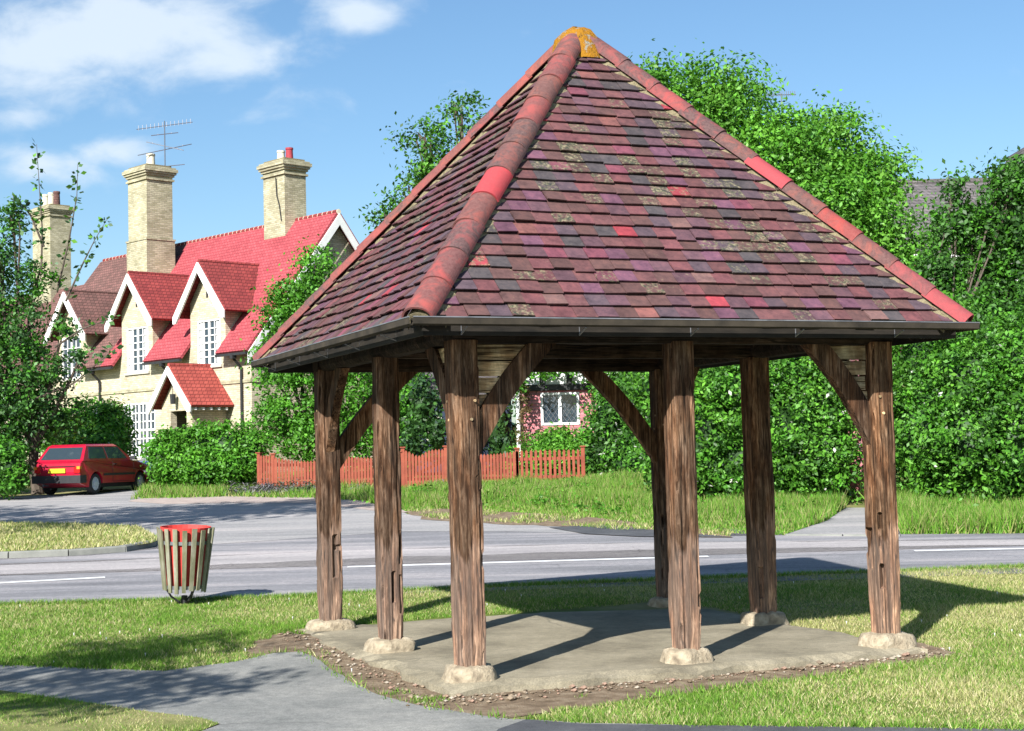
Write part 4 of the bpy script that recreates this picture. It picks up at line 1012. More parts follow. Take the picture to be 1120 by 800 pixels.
# ------------------------------------------------------------------ picket fence
FY = 46.0
fpts = [(283, 531), (300, 531.5), (345, 533), (405, 535), (434, 537)]
def picket_run(pa, pb, hfun, dens=.084, name='picket_fence', root=None, posts_=(0, 1), rails=(.25, .75), brace_=False):
    pa = Vector(pa); pb = Vector(pb); d = pb-pa; Ln = Vector((d.x, d.y, 0)).length; n = max(2, int(Ln/dens)); ex = Vector((d.x, d.y, 0)).normalized(); s_ = Vector((ex.y, -ex.x, 0))
    if s_.y > 0: s_ = -s_
    pk = MB()
    for i in range(n+1):
        t = i/n; q = pa.lerp(pb, t); h_ = hfun(t); q0 = q+s_*.035
        w_ = .034; rngp = .008*math.sin(i*12.9)
        pk.poly([q0-ex*w_+Vector((0, 0, .06)), q0+ex*w_+Vector((0, 0, .06)), q0+ex*w_+Vector((0, 0, h_-.05+rngp)), q0+Vector((0, 0, h_+rngp)), q0-ex*w_+Vector((0, 0, h_-.05+rngp))], .018, s_)
    pk.build('pickets', M['fence'], root)
    for r_ in rails:
        rl_ = MB(); rl_.bar(pa+Vector((0, 0, hfun(0)*r_)), pb+Vector((0, 0, hfun(1)*r_)), .03, .08); rl_.build('rail', M['fence'], root)
    if brace_: rl_ = MB(); rl_.bar(pa+Vector((0, 0, hfun(0)*.22))-s_*-.002, pb+Vector((0, 0, hfun(1)*.72)), .028, .08); rl_.build('brace', M['fence'], root)
    for t in posts_:
        q = pa.lerp(pb, t); p_ = MB(); h_ = hfun(t)+.05
        p_.poly([q+ex*.05+s_*.05, q-ex*.05+s_*.05, q-ex*.05-s_*.05, q+ex*.05-s_*.05], h_, (0, 0, 1)); p_.poly([q+ex*.08+s_*.08+Vector((0, 0, h_+.001)), q-ex*.08+s_*.08+Vector((0, 0, h_+.001)), q-ex*.08-s_*.08+Vector((0, 0, h_+.001)), q+ex*.08-s_*.08+Vector((0, 0, h_+.001))], .03, (0, 0, 1)); p_.build('fence_post', M['fence'], root)
def fp(px, Y=42.0): q = at(px, 520, Y); q.z = gz(Y); return q
fr = empty('picket_fence'); tag(fr, 'red brown picket fence with scalloped top left of the gate', 'fence', 'red brown picket fences')
picket_run(fp(284, 42.3), fp(299, 42.1), lambda t: 1.0, root=fr, posts_=(0,))
picket_run(fp(299, 42.1), fp(372), lambda t: .97-.13*math.sin(math.pi*t)**.8, root=fr, posts_=(0, 1))
picket_run(fp(372), fp(437), lambda t: .95-.06*math.sin(math.pi*t), root=fr, posts_=(1,))
gt = empty('garden_gate'); tag(gt, 'red brown picket gate with dipped top and diagonal brace', 'gate')
picket_run(fp(441), fp(488), lambda t: 1.07-.17*math.exp(-((t-.36)/.19)**2), root=gt, posts_=(0, 1), brace_=True)
f2 = empty('picket_fence'); tag(f2, 'red brown picket fence right of the gate below the lattice window', 'fence', 'red brown picket fences')
picket_run(fp(491), fp(566), lambda t: .97-.06*math.sin(math.pi*t), root=f2, posts_=(1,))
picket_run(fp(566), fp(638), lambda t: .98, root=f2, dens=.125, posts_=(1,))

# brick pillar, and dark boards added as the shade in the hedge gap
gp = at(936, 500, 33.5); q = MB(); q.box((-.22, -.22, gz(33.5)-.1), (.22, .22, gz(33.5)+1.75)); q.box((-.27, -.27, gz(33.5)+1.751), (.27, .27, gz(33.5)+1.83)); o = q.build('gate_pillar', M['pinkbrick']); o.location = (gp.x, 33.5, 0)
tag(o, 'pink brick gate pillar in the dark gap between the two tall hedges', 'pillar')
dg = empty('dark_gap_boards', (at(925, 500, 34.2).x, 34.2, gz(34.2))); tag(dg, 'dark boards added for the darkness of the gap ending the short entrance path', 'gate')
q = MB()
for k in range(9): q.box((-.72+k*.16, -.02, .06), (-.57+k*.16, .015, 1.75+.02*(k % 2)))
q.build('boards', M['black'], dg); q = MB(); q.box((-.72, .02, .3), (.72, .07, .42)); q.box((-.72, .02, 1.35), (.72, .07, 1.47)); q.build('ledge', M['black'], dg)

# ------------------------------------------------------------------ kerbs
def kerb(name, pts, h, wd, mat, seg=.92, dz=0):
    mb = MB(); rr = random.Random(5)
    L_ = [0]; V_ = [Vector(p) for p in pts]
    for i in range(1, len(V_)): L_.append(L_[-1]+(V_[i]-V_[i-1]).length)
    def ev(s): 
        for i in range(1, len(V_)):
            if s <= L_[i] or i == len(V_)-1: return V_[i-1].lerp(V_[i], (s-L_[i-1])/(L_[i]-L_[i-1]))
    s = 0
    while s < L_[-1]-.1:
        e = min(s+seg, L_[-1]); a = ev(s+.012); b = ev(e-.012); jz = rr.uniform(-.008, .008)
        d = (b-a).normalized(); n_ = Vector((-d.y, d.x, 0))
        if n_.y < 0: n_ = -n_
        a.z = gz(a.y); b.z = gz(b.y); 
        def ring(q): return [q+Vector((0, 0, -.08)), q+Vector((0, 0, h-.02+jz))+n_*.008, q+n_*.03+Vector((0, 0, h+jz)), q+n_*wd+Vector((0, 0, h+jz)), q+n_*wd+Vector((0, 0, -.08))]
        mb.add(ring(a)+ring(b), [(0, 1, 6, 5), (1, 2, 7, 6), (2, 3, 8, 7), (3, 4, 9, 8), (0, 1, 2, 3, 4), (5, 6, 7, 8, 9)]); s = e
    o = mb.build(name, mat); o['kind'] = 'structure'; return o
ISL_FRONT = [P(-160, 611), P(0, 611.5), P(50, 610), P(100, 607.3), P(140, 604), P(163, 600.5), P(172, 597)]
kerb('kerb', ISL_FRONT, .10, .14, M['kerb'])
# grass island behind that kerb
ISL = [Vector((p.x, p.y+.12, 0)) for p in ISL_FRONT]+pxs((171, 592), (150, 581), (75, 577.5), (0, 576.5), (-160, 577))
def raised(name, pts, h, mat):
    b = bmesh.new(); vs = [b.verts.new((p[0], p[1], 0)) for p in pts]; b.faces.new(vs); bmesh.ops.triangulate(b, faces=b.faces[:], ngon_method='EAR_CLIP')
    for y in KY[1:-1]: bmesh.ops.bisect_plane(b, geom=b.verts[:]+b.edges[:]+b.faces[:], plane_co=(0, y, 0), plane_no=(0, 1, 0))
    for v in b.verts: v.co.z = gz(v.co.y)+h
    bmesh.ops.recalc_face_normals(b, faces=b.faces)
    me = bpy.data.meshes.new(name); b.to_mesh(me); b.free(); me.materials.append(mat); o = bpy.data.objects.new(name, me); link(o); o['kind'] = 'structure'
raised('grass_island', ISL, .085, M['ground'])
kerb('path_kerb', [P(858, 586.5), P(985, 587.5)], .03, .12, M['kerb'])

# ------------------------------------------------------------------ litter bin
bp = P(201.5, 661)
bn = empty('litter_bin', bp, R(20)); tag(bn, 'wooden slatted litter bin with red liner standing on the grass by the road', 'litter bin')
bn.rotation_euler = (R(2.5), R(1.5), R(20))
M['binslat'] = pm_('mossy_bin_wood', (.08, .085, .045), (.18, .18, .11), 7, .9, .6, 40, .006, c3=(.34, .33, .27), sc=(1, 1, .35))
M['binred'] = pm_('red_bin_liner', (.50, .035, .03), (.62, .06, .05), 4, .55, .1, 30)
BT, BB, Z0, Z1 = .312, .228, .16, .88
nS = 18
def brad(z): return BB+(BT-BB)*(z-Z0)/(Z1-Z0)
for k in range(nS):
    a = 2*math.pi*k/nS; c, s = math.cos(a), math.sin(a); tn = Vector((-s, c, 0)); rd_ = Vector((c, s, 0))
    mb = MB(); z0 = Z0+.02*math.sin(k*5.1); z1 = Z1+.012*math.sin(k*3.7)
    w0, w1 = .022, .028
    p = [rd_*brad(z0)-tn*w0+Vector((0, 0, z0)), rd_*brad(z0)+tn*w0+Vector((0, 0, z0)), rd_*brad(z1)+tn*w1+Vector((0, 0, z1)), rd_*brad(z1)-tn*w1+Vector((0, 0, z1))]
    mb.poly(p, .018, rd_); mb.build('slat', M['binslat'], bn)
ln_ = MB(); n = 28; vs = []
for (z, r_) in ((Z0+.04, BB-.03), (Z1+.012, BT-.022), (Z1+.012, BT-.034), (Z0+.06, BB-.042)):
    vs += [(math.cos(2*math.pi*i/n)*r_, math.sin(2*math.pi*i/n)*r_, z) for i in range(n)]
ln_.add(vs, [(j*n+i, j*n+(i+1) % n, (j+1)*n+(i+1) % n, (j+1)*n+i) for j in range(3) for i in range(n)]+[tuple(range(n)), tuple(range(3*n, 4*n))]); ln_.build('liner', M['binred'], bn, smooth=False)
for z in (Z0+.05, Z1-.16):
    hp = MB(); vs = []
    for (dz, dr2) in ((-.02, -.004), (.02, -.004), (.02, -.008), (-.02, -.008)):
        r_ = brad(z)+dr2; vs += [(math.cos(2*math.pi*i/n)*r_, math.sin(2*math.pi*i/n)*r_, z+dz) for i in range(n)]
    hp.add(vs, [(j*n+i, j*n+(i+1) % n, ((j+1) % 4)*n+(i+1) % n, ((j+1) % 4)*n+i) for j in range(4) for i in range(n)]); hp.build('hoop', M['gutter'], bn)
for k in range(3):
    a = 2*math.pi*k/3+.9; lg = MB(); lg.tube([(math.cos(a)*(BB-.01), math.sin(a)*(BB-.01), Z0+.04), (math.cos(a)*.15, math.sin(a)*.15, .09), (math.cos(a)*.05, math.sin(a)*.05, .02), (math.cos(a)*.05, math.sin(a)*.05, -.05)], .013, 6); lg.build('leg', M['black'], bn)
lg = MB(); lg.tube([(0, 0, -.05), (0, 0, .10)], .035, 8); lg.build('stump', M['black'], bn)
#@@CARS
# ------------------------------------------------------------------ cars
def carpaint(name, c):
    mt, nt, b = newmat(name, .32, .5); b.inputs['Base Color'].default_value = (*c, 1); b.inputs['Coat Weight'].default_value = .6; b.inputs['Coat Roughness'].default_value = .08
    n = noisen(nt, tex(nt), 5, 5, .6); nt.links.new(mixc(nt, 1.0, c, ramp(nt, n, [(.3, (.88, .88, .88)), (.7, (1.05, 1.05, 1.05))]), 'MULTIPLY'), b.inputs['Base Color']); return mt
M['carred'] = carpaint('red_car_paint', (.38, .006, .03)); M['carblue'] = carpaint('blue_car_paint', (.20, .33, .55))
M['rubber'] = pm_('black_rubber', (.018, .018, .02), (.03, .03, .032), 5, .8, 0)
M['trim'] = pm_('black_plastic_trim', (.022, .022, .025), (.035, .035, .038), 5, .6, 0)
M['alloy'] = pm_('wheel_metal', (.42, .46, .55), (.55, .58, .65), 5, .4, 0, metal=.3)
M['plate'] = pm_('yellow_plate', (.75, .50, .02), (.80, .55, .03), 5, .5, 0)
M['lampred'] = pm_('red_lamp', (.45, .01, .01), (.6, .02, .02), 5, .2, 0, spec=.6)
M['lamporange'] = pm_('orange_lamp', (.75, .25, .03), (.8, .3, .04), 5, .2, 0, spec=.6)
M['lampclear'] = pm_('clear_lamp', (.7, .72, .75), (.8, .8, .82), 5, .15, 0, spec=.7)
def car(name, pos, heading, paint, label):
    r = empty(name, pos, heading); tag(r, label, 'car', 'cars parked on the cottage drive')
    W_ = .78; arc = lambda cx, n=14, rad=.335, cz=.29: [(cx+rad*math.cos(math.pi*(1-k/n)), cz+rad*math.sin(math.pi*(1-k/n))) for k in range(n+1)]
    prof = [(-1.84, .30), (-1.50, .20)]+arc(-1.17)+arc(1.20)+[(1.60, .22), (1.84, .32), (1.86, .60), (1.76, .745), (1.2, .86), (.80, .925), (-1.72, .93), (-1.82, .86), (-1.86, .62)]
    b = MB(); nst = 6; ys = [-W_, -W_*.97, -W_*.5, 0, W_*.5, W_*.97, W_]
    # side bulge: sections inwards at top and bottom
    m_ = len(prof); vs = []
    for sgn, y in ((-1, W_), (1, W_)):
        pass
    cols = [(-1, 0), (-.94, 1), (.94, 1), (1, 0)]
    for (f_, full) in cols:
        for (x, z) in prof:
            tp = 1-.055*max(0, (z-.62)/.31)**1.5-.03*max(0, (.45-z)/.25); nose = 1-.10*max(0, (abs(x)-1.35)/.5)**2
            k = 1.0 if full else .985
            zz = .55+(z-.55)*(1 if full else .972)
            vs.append((x*(1 if full else .988), f_*W_*tp*nose, zz if full else zz))
    b.add(vs, [(j*m_+i, j*m_+(i+1) % m_, (j+1)*m_+(i+1) % m_, (j+1)*m_+i) for j in range(3) for i in range(m_)]+[tuple(range(m_)), tuple(range(3*m_, 4*m_))])
    body = b.build('body', paint, r)
    # greenhouse
    wb_, wt_ = .735, .60; B0 = [(-1.74, .925), (.86, .925)]; T0 = [(-1.36, 1.335), (.22, 1.335)]
    cbm = MB(); P0 = [(-1.74, -wb_, .92), (.86, -wb_, .92), (.86, wb_, .92), (-1.74, wb_, .92)]; P1 = [(-1.38, -wt_, 1.325), (.20, -wt_, 1.325), (.20, wt_, 1.325), (-1.38, wt_, 1.325)]; P2 = [(-1.30, -wt_+.07, 1.375), (.10, -wt_+.07, 1.38), (.10, wt_-.07, 1.38), (-1.30, wt_-.07, 1.375)]
    cbm.add(P0+P1+P2, [(0, 1, 5, 4), (1, 2, 6, 5), (2, 3, 7, 6), (3, 0, 4, 7), (4, 5, 9, 8), (5, 6, 10, 9), (6, 7, 11, 10), (7, 4, 8, 11), (8, 9, 10, 11)])
    cab = cbm.build('roof', paint, r)
    def panel(name, q, u0, u1, v0, v1, mat, parent, off=.006, th=.004, u0t=None, u1t=None):
        A, B, C_, D_ = [Vector(v) for v in q]      # bottom a,b ; top c(b side), d(a side)
        nrm = (B-A).cross(D_-A).normalized()
        def ev(u, v): return (A.lerp(B, u)).lerp(D_.lerp(C_, u), v)
        pts = [ev(u0, v0), ev(u1, v0), ev(u1 if u1t is None else u1t, v1), ev(u0 if u0t is None else u0t, v1)]
        ctr = sum(pts, Vector())/4
        if nrm.dot(ctr-Vector((-.3, 0, 1.0))) < 0: nrm = -nrm
        m2 = MB(); m2.poly([p+nrm*.001 for p in pts], off, nrm); return m2.build(name, mat, parent)
    for sg in (0, 1):
        q = [P0[0], P0[1], P1[1], P1[0]] if sg == 0 else [P0[3], P0[2], P1[2], P1[3]]
        panel('side_window', q, .10, .46, .14, .93, M['glass'], cab, u0t=.06, u1t=.50); panel('side_window', q, .50, .90, .14, .93, M['glass'], cab, u0t=.54, u1t=.97)
    panel('rear_window', [P0[3], P0[0], P1[0], P1[3]], .07, .93, .10, .90, M['glass'], cab); panel('windscreen', [P0[1], P0[2], P1[2], P1[1]], .06, .94, .08, .94, M['glass'], cab)
    for sg in (-1, 1):
        d_ = MB(); d_.box((-.32, sg*.781-.002, .34), (-.31, sg*.781+.002, .90)); d_.box((.80, sg*.781-.002, .34), (.81, sg*.781+.002, .86)); d_.box((-.31, sg*.783-.003, .325), (.80, sg*.783+.003, .335)); dd = d_.build('door', M['trim'], r)
        hd = MB(); hd.box((-.25, sg*.775-.012, .80), (-.10, sg*.775+.012, .83)); hd.build('handle', M['trim'], dd)
        rs = MB(); rs.box((-.80, sg*.788-.012, .50), (.84, sg*.788+.012, .56)); rs.build('rub_strip', M['trim'], r)
        mi = MB(); mi.box((.62, sg*.84-.09, .92), (.72, sg*.84+.07, 1.03)); mi.build('door_mirror', M['trim'], r)
    bu = MB(); bu.box((-1.93, -.76, .32), (-1.62, .76, .53)); bu.build('rear_bumper', M['trim'], r)
    bu = MB(); bu.box((1.62, -.72, .28), (1.92, .72, .50)); bu.build('front_bumper', M['trim'], r)
    for sg in (-1, 1):
        t_ = MB(); t_.box((-1.885, sg*.62-.09, .60), (-1.80, sg*.62+.09, .76)); tl = t_.build('tail_light', M['lampred'], r)
        t2 = MB(); t2.box((-1.889, sg*.67-.045, .70), (-1.80, sg*.67+.05, .775)); t2.build('indicator', M['lamporange'], tl)
        h_ = MB(); h_.box((1.76, sg*.56-.12, .56), (1.875, sg*.56+.12, .70)); h_.build('headlight', M['lampclear'], r)
    pl = MB(); pl.box((-1.892, -.26, .60), (-1.86, .26, .72)); pl.build('number_plate', M['plate'], r)
    tg = MB(); tg.box((-1.866, -.55, .775), (-1.845, .55, .785)); tg.build('tailgate_seam', M['trim'], r)
    ex = MB(); ex.tube([(-1.93, .40, .27), (-1.6, .40, .27)], .03, 8); ex.build('exhaust_pipe', M['steel'], r)
    for (x, y) in ((-1.17, -.68), (-1.17, .68), (1.20, -.68), (1.20, .68)):
        we = bpy.data.objects.new('wheel', None); link(we, r); we.location = (x, y, .285)
        s_ = 1 if y > 0 else -1
        ty = MB(); n = 24; vs = []
        for (yy_, rd) in ((-.085, .19), (-.085, .262), (-.065, .283), (.065, .283), (.085, .262), (.085, .19)):
            vs += [(math.cos(2*math.pi*i/n)*rd, yy_, math.sin(2*math.pi*i/n)*rd) for i in range(n)]
        ty.add(vs, [(j*n+i, j*n+(i+1) % n, ((j+1) % 6)*n+(i+1) % n, ((j+1) % 6)*n+i) for j in range(6) for i in range(n)]); ty.build('tyre', M['rubber'], we)
        ri = MB(); ri.tube([(0, s_*.03, 0), (0, s_*.065, 0)], [.195, .188], 24); ri.tube([(0, s_*.06, 0), (0, s_*.085, 0)], [.07, .06], 14)
        for k in range(8): a = 2*math.pi*k/8; ri.bar((math.cos(a)*.06, s_*.07, math.sin(a)*.06), (math.cos(a)*.18, s_*.07, math.sin(a)*.18), .03, .015, upv=(0, 1, 0))
        ri.build('rim', M['alloy'], we)
    # inner darkness of the arches: axle and underbody
    un = MB(); un.box((-1.5, -.60, .18), (1.5, .60, .30)); un.build('underbody', M['rubber'], r)
    return r
hd_ = R(73)
Pw = P(102, 541.5); off = Matrix.Rotation(hd_, 3, 'Z') @ Vector((-1.17, -.68, 0)); cpos = Pw-off; cpos.z = gz(Pw.y+.8)
car('parked_car', cpos, hd_, M['carred'], 'red hatchback parked on the drive, seen from the rear')
bpz = at(203, 480, 48.5); bpz.z = gz(48.5)-.02
car('parked_car', bpz, R(252), M['carblue'], 'pale blue car mostly hidden behind the laurel hedge')

# ------------------------------------------------------------------ foliage
GREEN = [(.065, .22, .016), (.09, .29, .022), (.05, .16, .014), (.13, .34, .035)]
DARKG = [(.03, .085, .018), (.045, .12, .022), (.025, .065, .015), (.06, .15, .03)]
BLUEG = [(.035, .10, .03), (.05, .14, .04), (.03, .07, .025), (.08, .18, .05)]
LIME = [(.13, .33, .03), (.17, .38, .05), (.09, .25, .025)]
def foliage(name, blobs, nleaf, leaf, seed, pal, clump=.32, per=26, parent=None, inner=.25, core=.0, flowers=0, mat='leaf', aspect=.55, bump=.28, zmin=None, up=.35):
    rg = np.random.default_rng(seed)
    B = np.array([[b[0], b[1], b[2], b[3], b[4], b[5]] for b in blobs], float)
    area = (B[:, 3]*B[:, 4]+B[:, 4]*B[:, 5]+B[:, 3]*B[:, 5]); nc = max(8, nleaf//per)
    bi = rg.choice(len(B), nc, p=area/area.sum())
    d = rg.normal(size=(nc, 3)); d /= np.linalg.norm(d, axis=1)[:, None]
    # lumpy radius
    ph = rg.uniform(0, 6.28, (6, 3)); lum = np.zeros(nc)
    for k in range(6): lum += np.sin(d[:, 0]*(3+k)+ph[k, 0]+B[bi, 0]*1.3)*np.sin(d[:, 1]*(3+k)+ph[k, 1]+B[bi, 1])*np.sin(d[:, 2]*(3+k)+ph[k, 2]+B[bi, 2])
    rad = 1+bump*lum/1.6+rg.normal(0, .05, nc)
    ins = rg.random(nc) < inner; rad[ins] *= rg.uniform(.3, 1, ins.sum())**.5
    C = B[bi, :3]+d*B[bi, 3:6]*rad[:, None]
    csz = clump*rg.uniform(.5, 1.3, nc)
    cn = rg.integers(int(per*.4), int(per*1.7)+1, nc)
    ci = np.repeat(np.arange(nc), cn); n = len(ci)
    off = rg.normal(size=(n, 3)); off *= (csz[ci]*.5)[:, None]; off[:, 2] *= .75
    pos = C[ci]+off
    nrm = d[ci]*.55+rg.normal(size=(n, 3))*.62+np.array([0, 0, up]); nrm /= np.linalg.norm(nrm, axis=1)[:, None]
    t = np.cross(nrm, rg.normal(size=(n, 3))); t /= np.linalg.norm(t, axis=1)[:, None]; b = np.cross(nrm, t)
    s = leaf*rg.uniform(.55, 1.25, n)[:, None]
    V = np.stack([pos-t*s*.5, pos+b*s*aspect*.5+nrm*s*.06, pos+t*s*.5, pos-b*s*aspect*.5+nrm*s*.06], 1)
    pal_ = np.array(pal); cc = pal_[rg.integers(0, len(pal_), nc)][ci]*.6+pal_[rg.integers(0, len(pal_), n)]*.4
    cc = cc*rg.uniform(.8, 1.2, n)[:, None]*rg.uniform(.7, 1.25, nc)[ci][:, None]
    if flowers:
        fi = rg.random(n) < flowers; cc[fi] = np.array([.75, .74, .66])*rg.uniform(.8, 1, fi.sum())[:, None]
    if zmin is not None:
        k = pos[:, 2] > zmin; V = V[k]; cc = cc[k]
    o = np_mesh(name, V.reshape(-1, 3), 4, cc, M[mat], parent)
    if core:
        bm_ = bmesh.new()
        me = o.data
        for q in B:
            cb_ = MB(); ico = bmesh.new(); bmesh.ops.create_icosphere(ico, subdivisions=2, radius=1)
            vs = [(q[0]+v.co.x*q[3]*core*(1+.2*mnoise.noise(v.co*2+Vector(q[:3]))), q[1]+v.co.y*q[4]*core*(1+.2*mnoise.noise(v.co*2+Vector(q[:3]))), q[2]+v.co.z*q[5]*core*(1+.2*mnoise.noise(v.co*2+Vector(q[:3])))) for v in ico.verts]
            fs = [tuple(v.index for v in f.verts) for f in ico.faces]; ico.free(); cb_.add(vs, fs, (.022, .06, .012)); cb_.build('dark_core', M['leaf'], parent if parent is not None else o)  # solid core, its dark green painting in the shade between the leaves
    return o
def blob(px, py, Y, rpx, ry=None, depth=None):
    c = at(px, py, Y); k = Y/F; rx = rpx*k; rz = (ry or rpx)*k; return (c.x, c.y, c.z, rx, depth or max(rx, rz)*.85, rz)
def tree(name, label, cat, base, blobs, nleaf, leaf, seed, pal, trunk_r=.2, group=None, fork=.35, **kw):
    r = empty(name, base); tag(r, label, cat, group)
    o = foliage('crown', blobs, nleaf, leaf, seed, pal, **kw); 
    o.parent = r; o.matrix_parent_inverse = Matrix.Translation(-Vector(base))
    for ch in [c for c in o.children]: pass
    base = Vector(base); cen = Vector((np.mean([b[0] for b in blobs]), np.mean([b[1] for b in blobs]), np.mean([b[2] for b in blobs])))
    fk = base.lerp(Vector((cen.x*.6+base.x*.4, cen.y*.6+base.y*.4, cen.z)), fork)
    tb_ = MB(); rr = random.Random(seed)
    mid_ = base.lerp(fk, .5)+Vector((rr.uniform(-.1, .1), rr.uniform(-.1, .1), 0))
    tb_.tube([base-Vector((0, 0, .15)), base+Vector((0, 0, .12)), mid_, fk], [trunk_r*1.35, trunk_r*1.05, trunk_r*.9, trunk_r*.8], 10)
    for b in blobs:
        c = Vector(b[:3]); m2 = fk.lerp(c, .5)+Vector((rr.uniform(-.3, .3), rr.uniform(-.3, .3), rr.uniform(-.1, .3)))*min(1, (c-fk).length*.2)
        tb_.tube([fk-Vector((0, 0, .2)), m2, c], [trunk_r*.55, trunk_r*.33, trunk_r*.16], 6)
        for _ in range(5):
            dd = Vector((rr.gauss(0, 1), rr.gauss(0, 1), rr.gauss(.3, 1))).normalized(); e = c+Vector((dd.x*b[3], dd.y*b[4], dd.z*b[5]))*.9
            tb_.tube([m2.lerp(c, rr.uniform(.2, 1)), c.lerp(e, .5)+Vector((0, 0, .1)), e], [trunk_r*.16, trunk_r*.09, trunk_r*.03], 4)
    t_ = tb_.build('trunk', M['bark']); t_.parent = r; t_.matrix_parent_inverse = Matrix.Translation(-base)
    return r
def shrub(name, label, cat, blobs, nleaf, leaf, seed, pal, group=None, **kw):
    o = foliage(name, blobs, nleaf, leaf, seed, pal, **kw); tag(o, label, cat, group); return o

# big bright tree right of the roof
tree('broadleaf_tree', 'big bright green broadleaf tree rising behind the right side of the shelter roof', 'tree', P(850, 560)+Vector((0, 14, .3)),
     [blob(792, 122, 44, 38, 46), blob(745, 150, 44, 45, 56), blob(712, 100, 44, 22, 24), blob(850, 175, 43, 46, 42), blob(905, 165, 44, 38, 42), blob(955, 200, 44, 30, 34), blob(890, 235, 43, 66, 50), blob(950, 265, 43, 42, 46), blob(800, 230, 44, 60, 60), blob(985, 300, 43, 40, 40), blob(900, 320, 43, 60, 50)],
     85000, .155, 11, GREEN+LIME, trunk_r=.28, clump=.75, per=60, inner=.3, bump=.4)
# tree left of the roof
tree('broadleaf_tree', 'darker green tree whose branches show past the left edge of the shelter roof', 'tree', at(520, 500, 60)-Vector((0, 0, 3)),
     [blob(505, 125, 58, 25, 22), blob(463, 150, 58, 28, 14), blob(480, 185, 58, 36, 26), blob(520, 200, 58, 50, 60), blob(448, 215, 58, 22, 14), blob(560, 260, 58, 70, 60), blob(425, 240, 58, 16, 10), blob(455, 250, 58, 34, 26)],
     12500, .19, 12, DARKG+GREEN, trunk_r=.3, clump=.6, inner=.4, bump=.3)
# light tree in front of the cottage gable
tree('climbing_tree', 'light green leafy tree growing up in front of the red roofed gable', 'tree', P(330, 527)+Vector((0, 2, 0)),
     [blob(345, 292, 49, 16, 20), blob(322, 318, 49, 22, 14), blob(305, 345, 49, 22, 22), blob(335, 345, 49, 26, 30), blob(320, 392, 49, 30, 34), blob(330, 440, 49, 40, 40), blob(300, 470, 48.6, 24, 28), blob(350, 480, 48.6, 36, 26), blob(290, 400, 49, 12, 16), blob(400, 450, 50, 32, 55), blob(445, 440, 51, 26, 60)],
     30000, .145, 13, GREEN, trunk_r=.14, clump=.42, inner=.3, bump=.3, core=0)
# left tree with long shoots
lt_ = tree('young_tree', 'dark leafy tree at the left edge with long upright shoots against the sky', 'tree', P(35, 542)+Vector((0, .5, 0)),
     [blob(5, 420, 43.5, 46, 46), blob(-30, 340, 44, 46, 60), blob(20, 352, 43.5, 30, 34), blob(40, 305, 43.5, 15, 18), blob(2, 280, 43.5, 16, 26), blob(52, 405, 43.5, 30, 14), blob(70, 360, 43.5, 10, 8), blob(90, 388, 43.2, 16, 5), blob(40, 455, 44.2, 42, 28), blob(-20, 470, 44, 50, 60), blob(14, 238, 43.5, 8, 16), blob(8, 500, 44, 22, 24)],
     30000, .135, 14, BLUEG+GREEN[:3], trunk_r=.16, clump=.36, inner=.35, bump=.4)
def shoot(pts, seed, n, leaf, pal, parent):
    rr = random.Random(seed); tb_ = MB(); tb_.tube(pts, [.035, .025, .012, .006][:len(pts)] if len(pts) <= 4 else .02, 5)
    rg = np.random.default_rng(seed); Q = [Vector(p) for p in pts]; V = []; C_ = []
    for i in range(n):
        t = rr.random()*(len(Q)-1); k = int(t); q = Q[k].lerp(Q[min(k+1, len(Q)-1)], t-k); s = leaf*rr.uniform(.6, 1.2)
        d = Vector((rr.gauss(0, 1), rr.gauss(0, 1), rr.gauss(.2, .6))).normalized(); b = d.cross(Vector((rr.gauss(0, 1), rr.gauss(0, 1), rr.gauss(0, 1)))).normalized(); q = q+d*rr.uniform(.0, .16)
        V += [q, q+d*s*.5+b*s*.32, q+d*s, q+d*s*.5-b*s*.32]; C_.append(rr.choice(pal))
    o = np_mesh('shoot', np.array([tuple(v) for v in V]), 4, np.array(C_), M['leaf']); st = tb_.build('shoot_stem', M['bark'])
    for q in (o, st): q.parent = parent; q.matrix_parent_inverse = Matrix.Translation(-parent.location)
for i, (pts, n) in enumerate([([(45, 300), (46, 250), (43, 205), (40, 158)], 75), ([(62, 320), (75, 265), (84, 215), (85, 180)], 70), ([(72, 330), (90, 290), (104, 262), (117, 240)], 60), ([(20, 300), (22, 250), (16, 225), (14, 212)], 40), ([(60, 380), (90, 360), (112, 352), (128, 345)], 40), ([(30, 440), (80, 420), (110, 395), (128, 380)], 60), ([(48, 270), (33, 235), (22, 222), (12, 224)], 50)]):
    shoot([at(x, y, 43.3) for x, y in pts], 60+i, n, .19, BLUEG+LIME[:1], lt_)
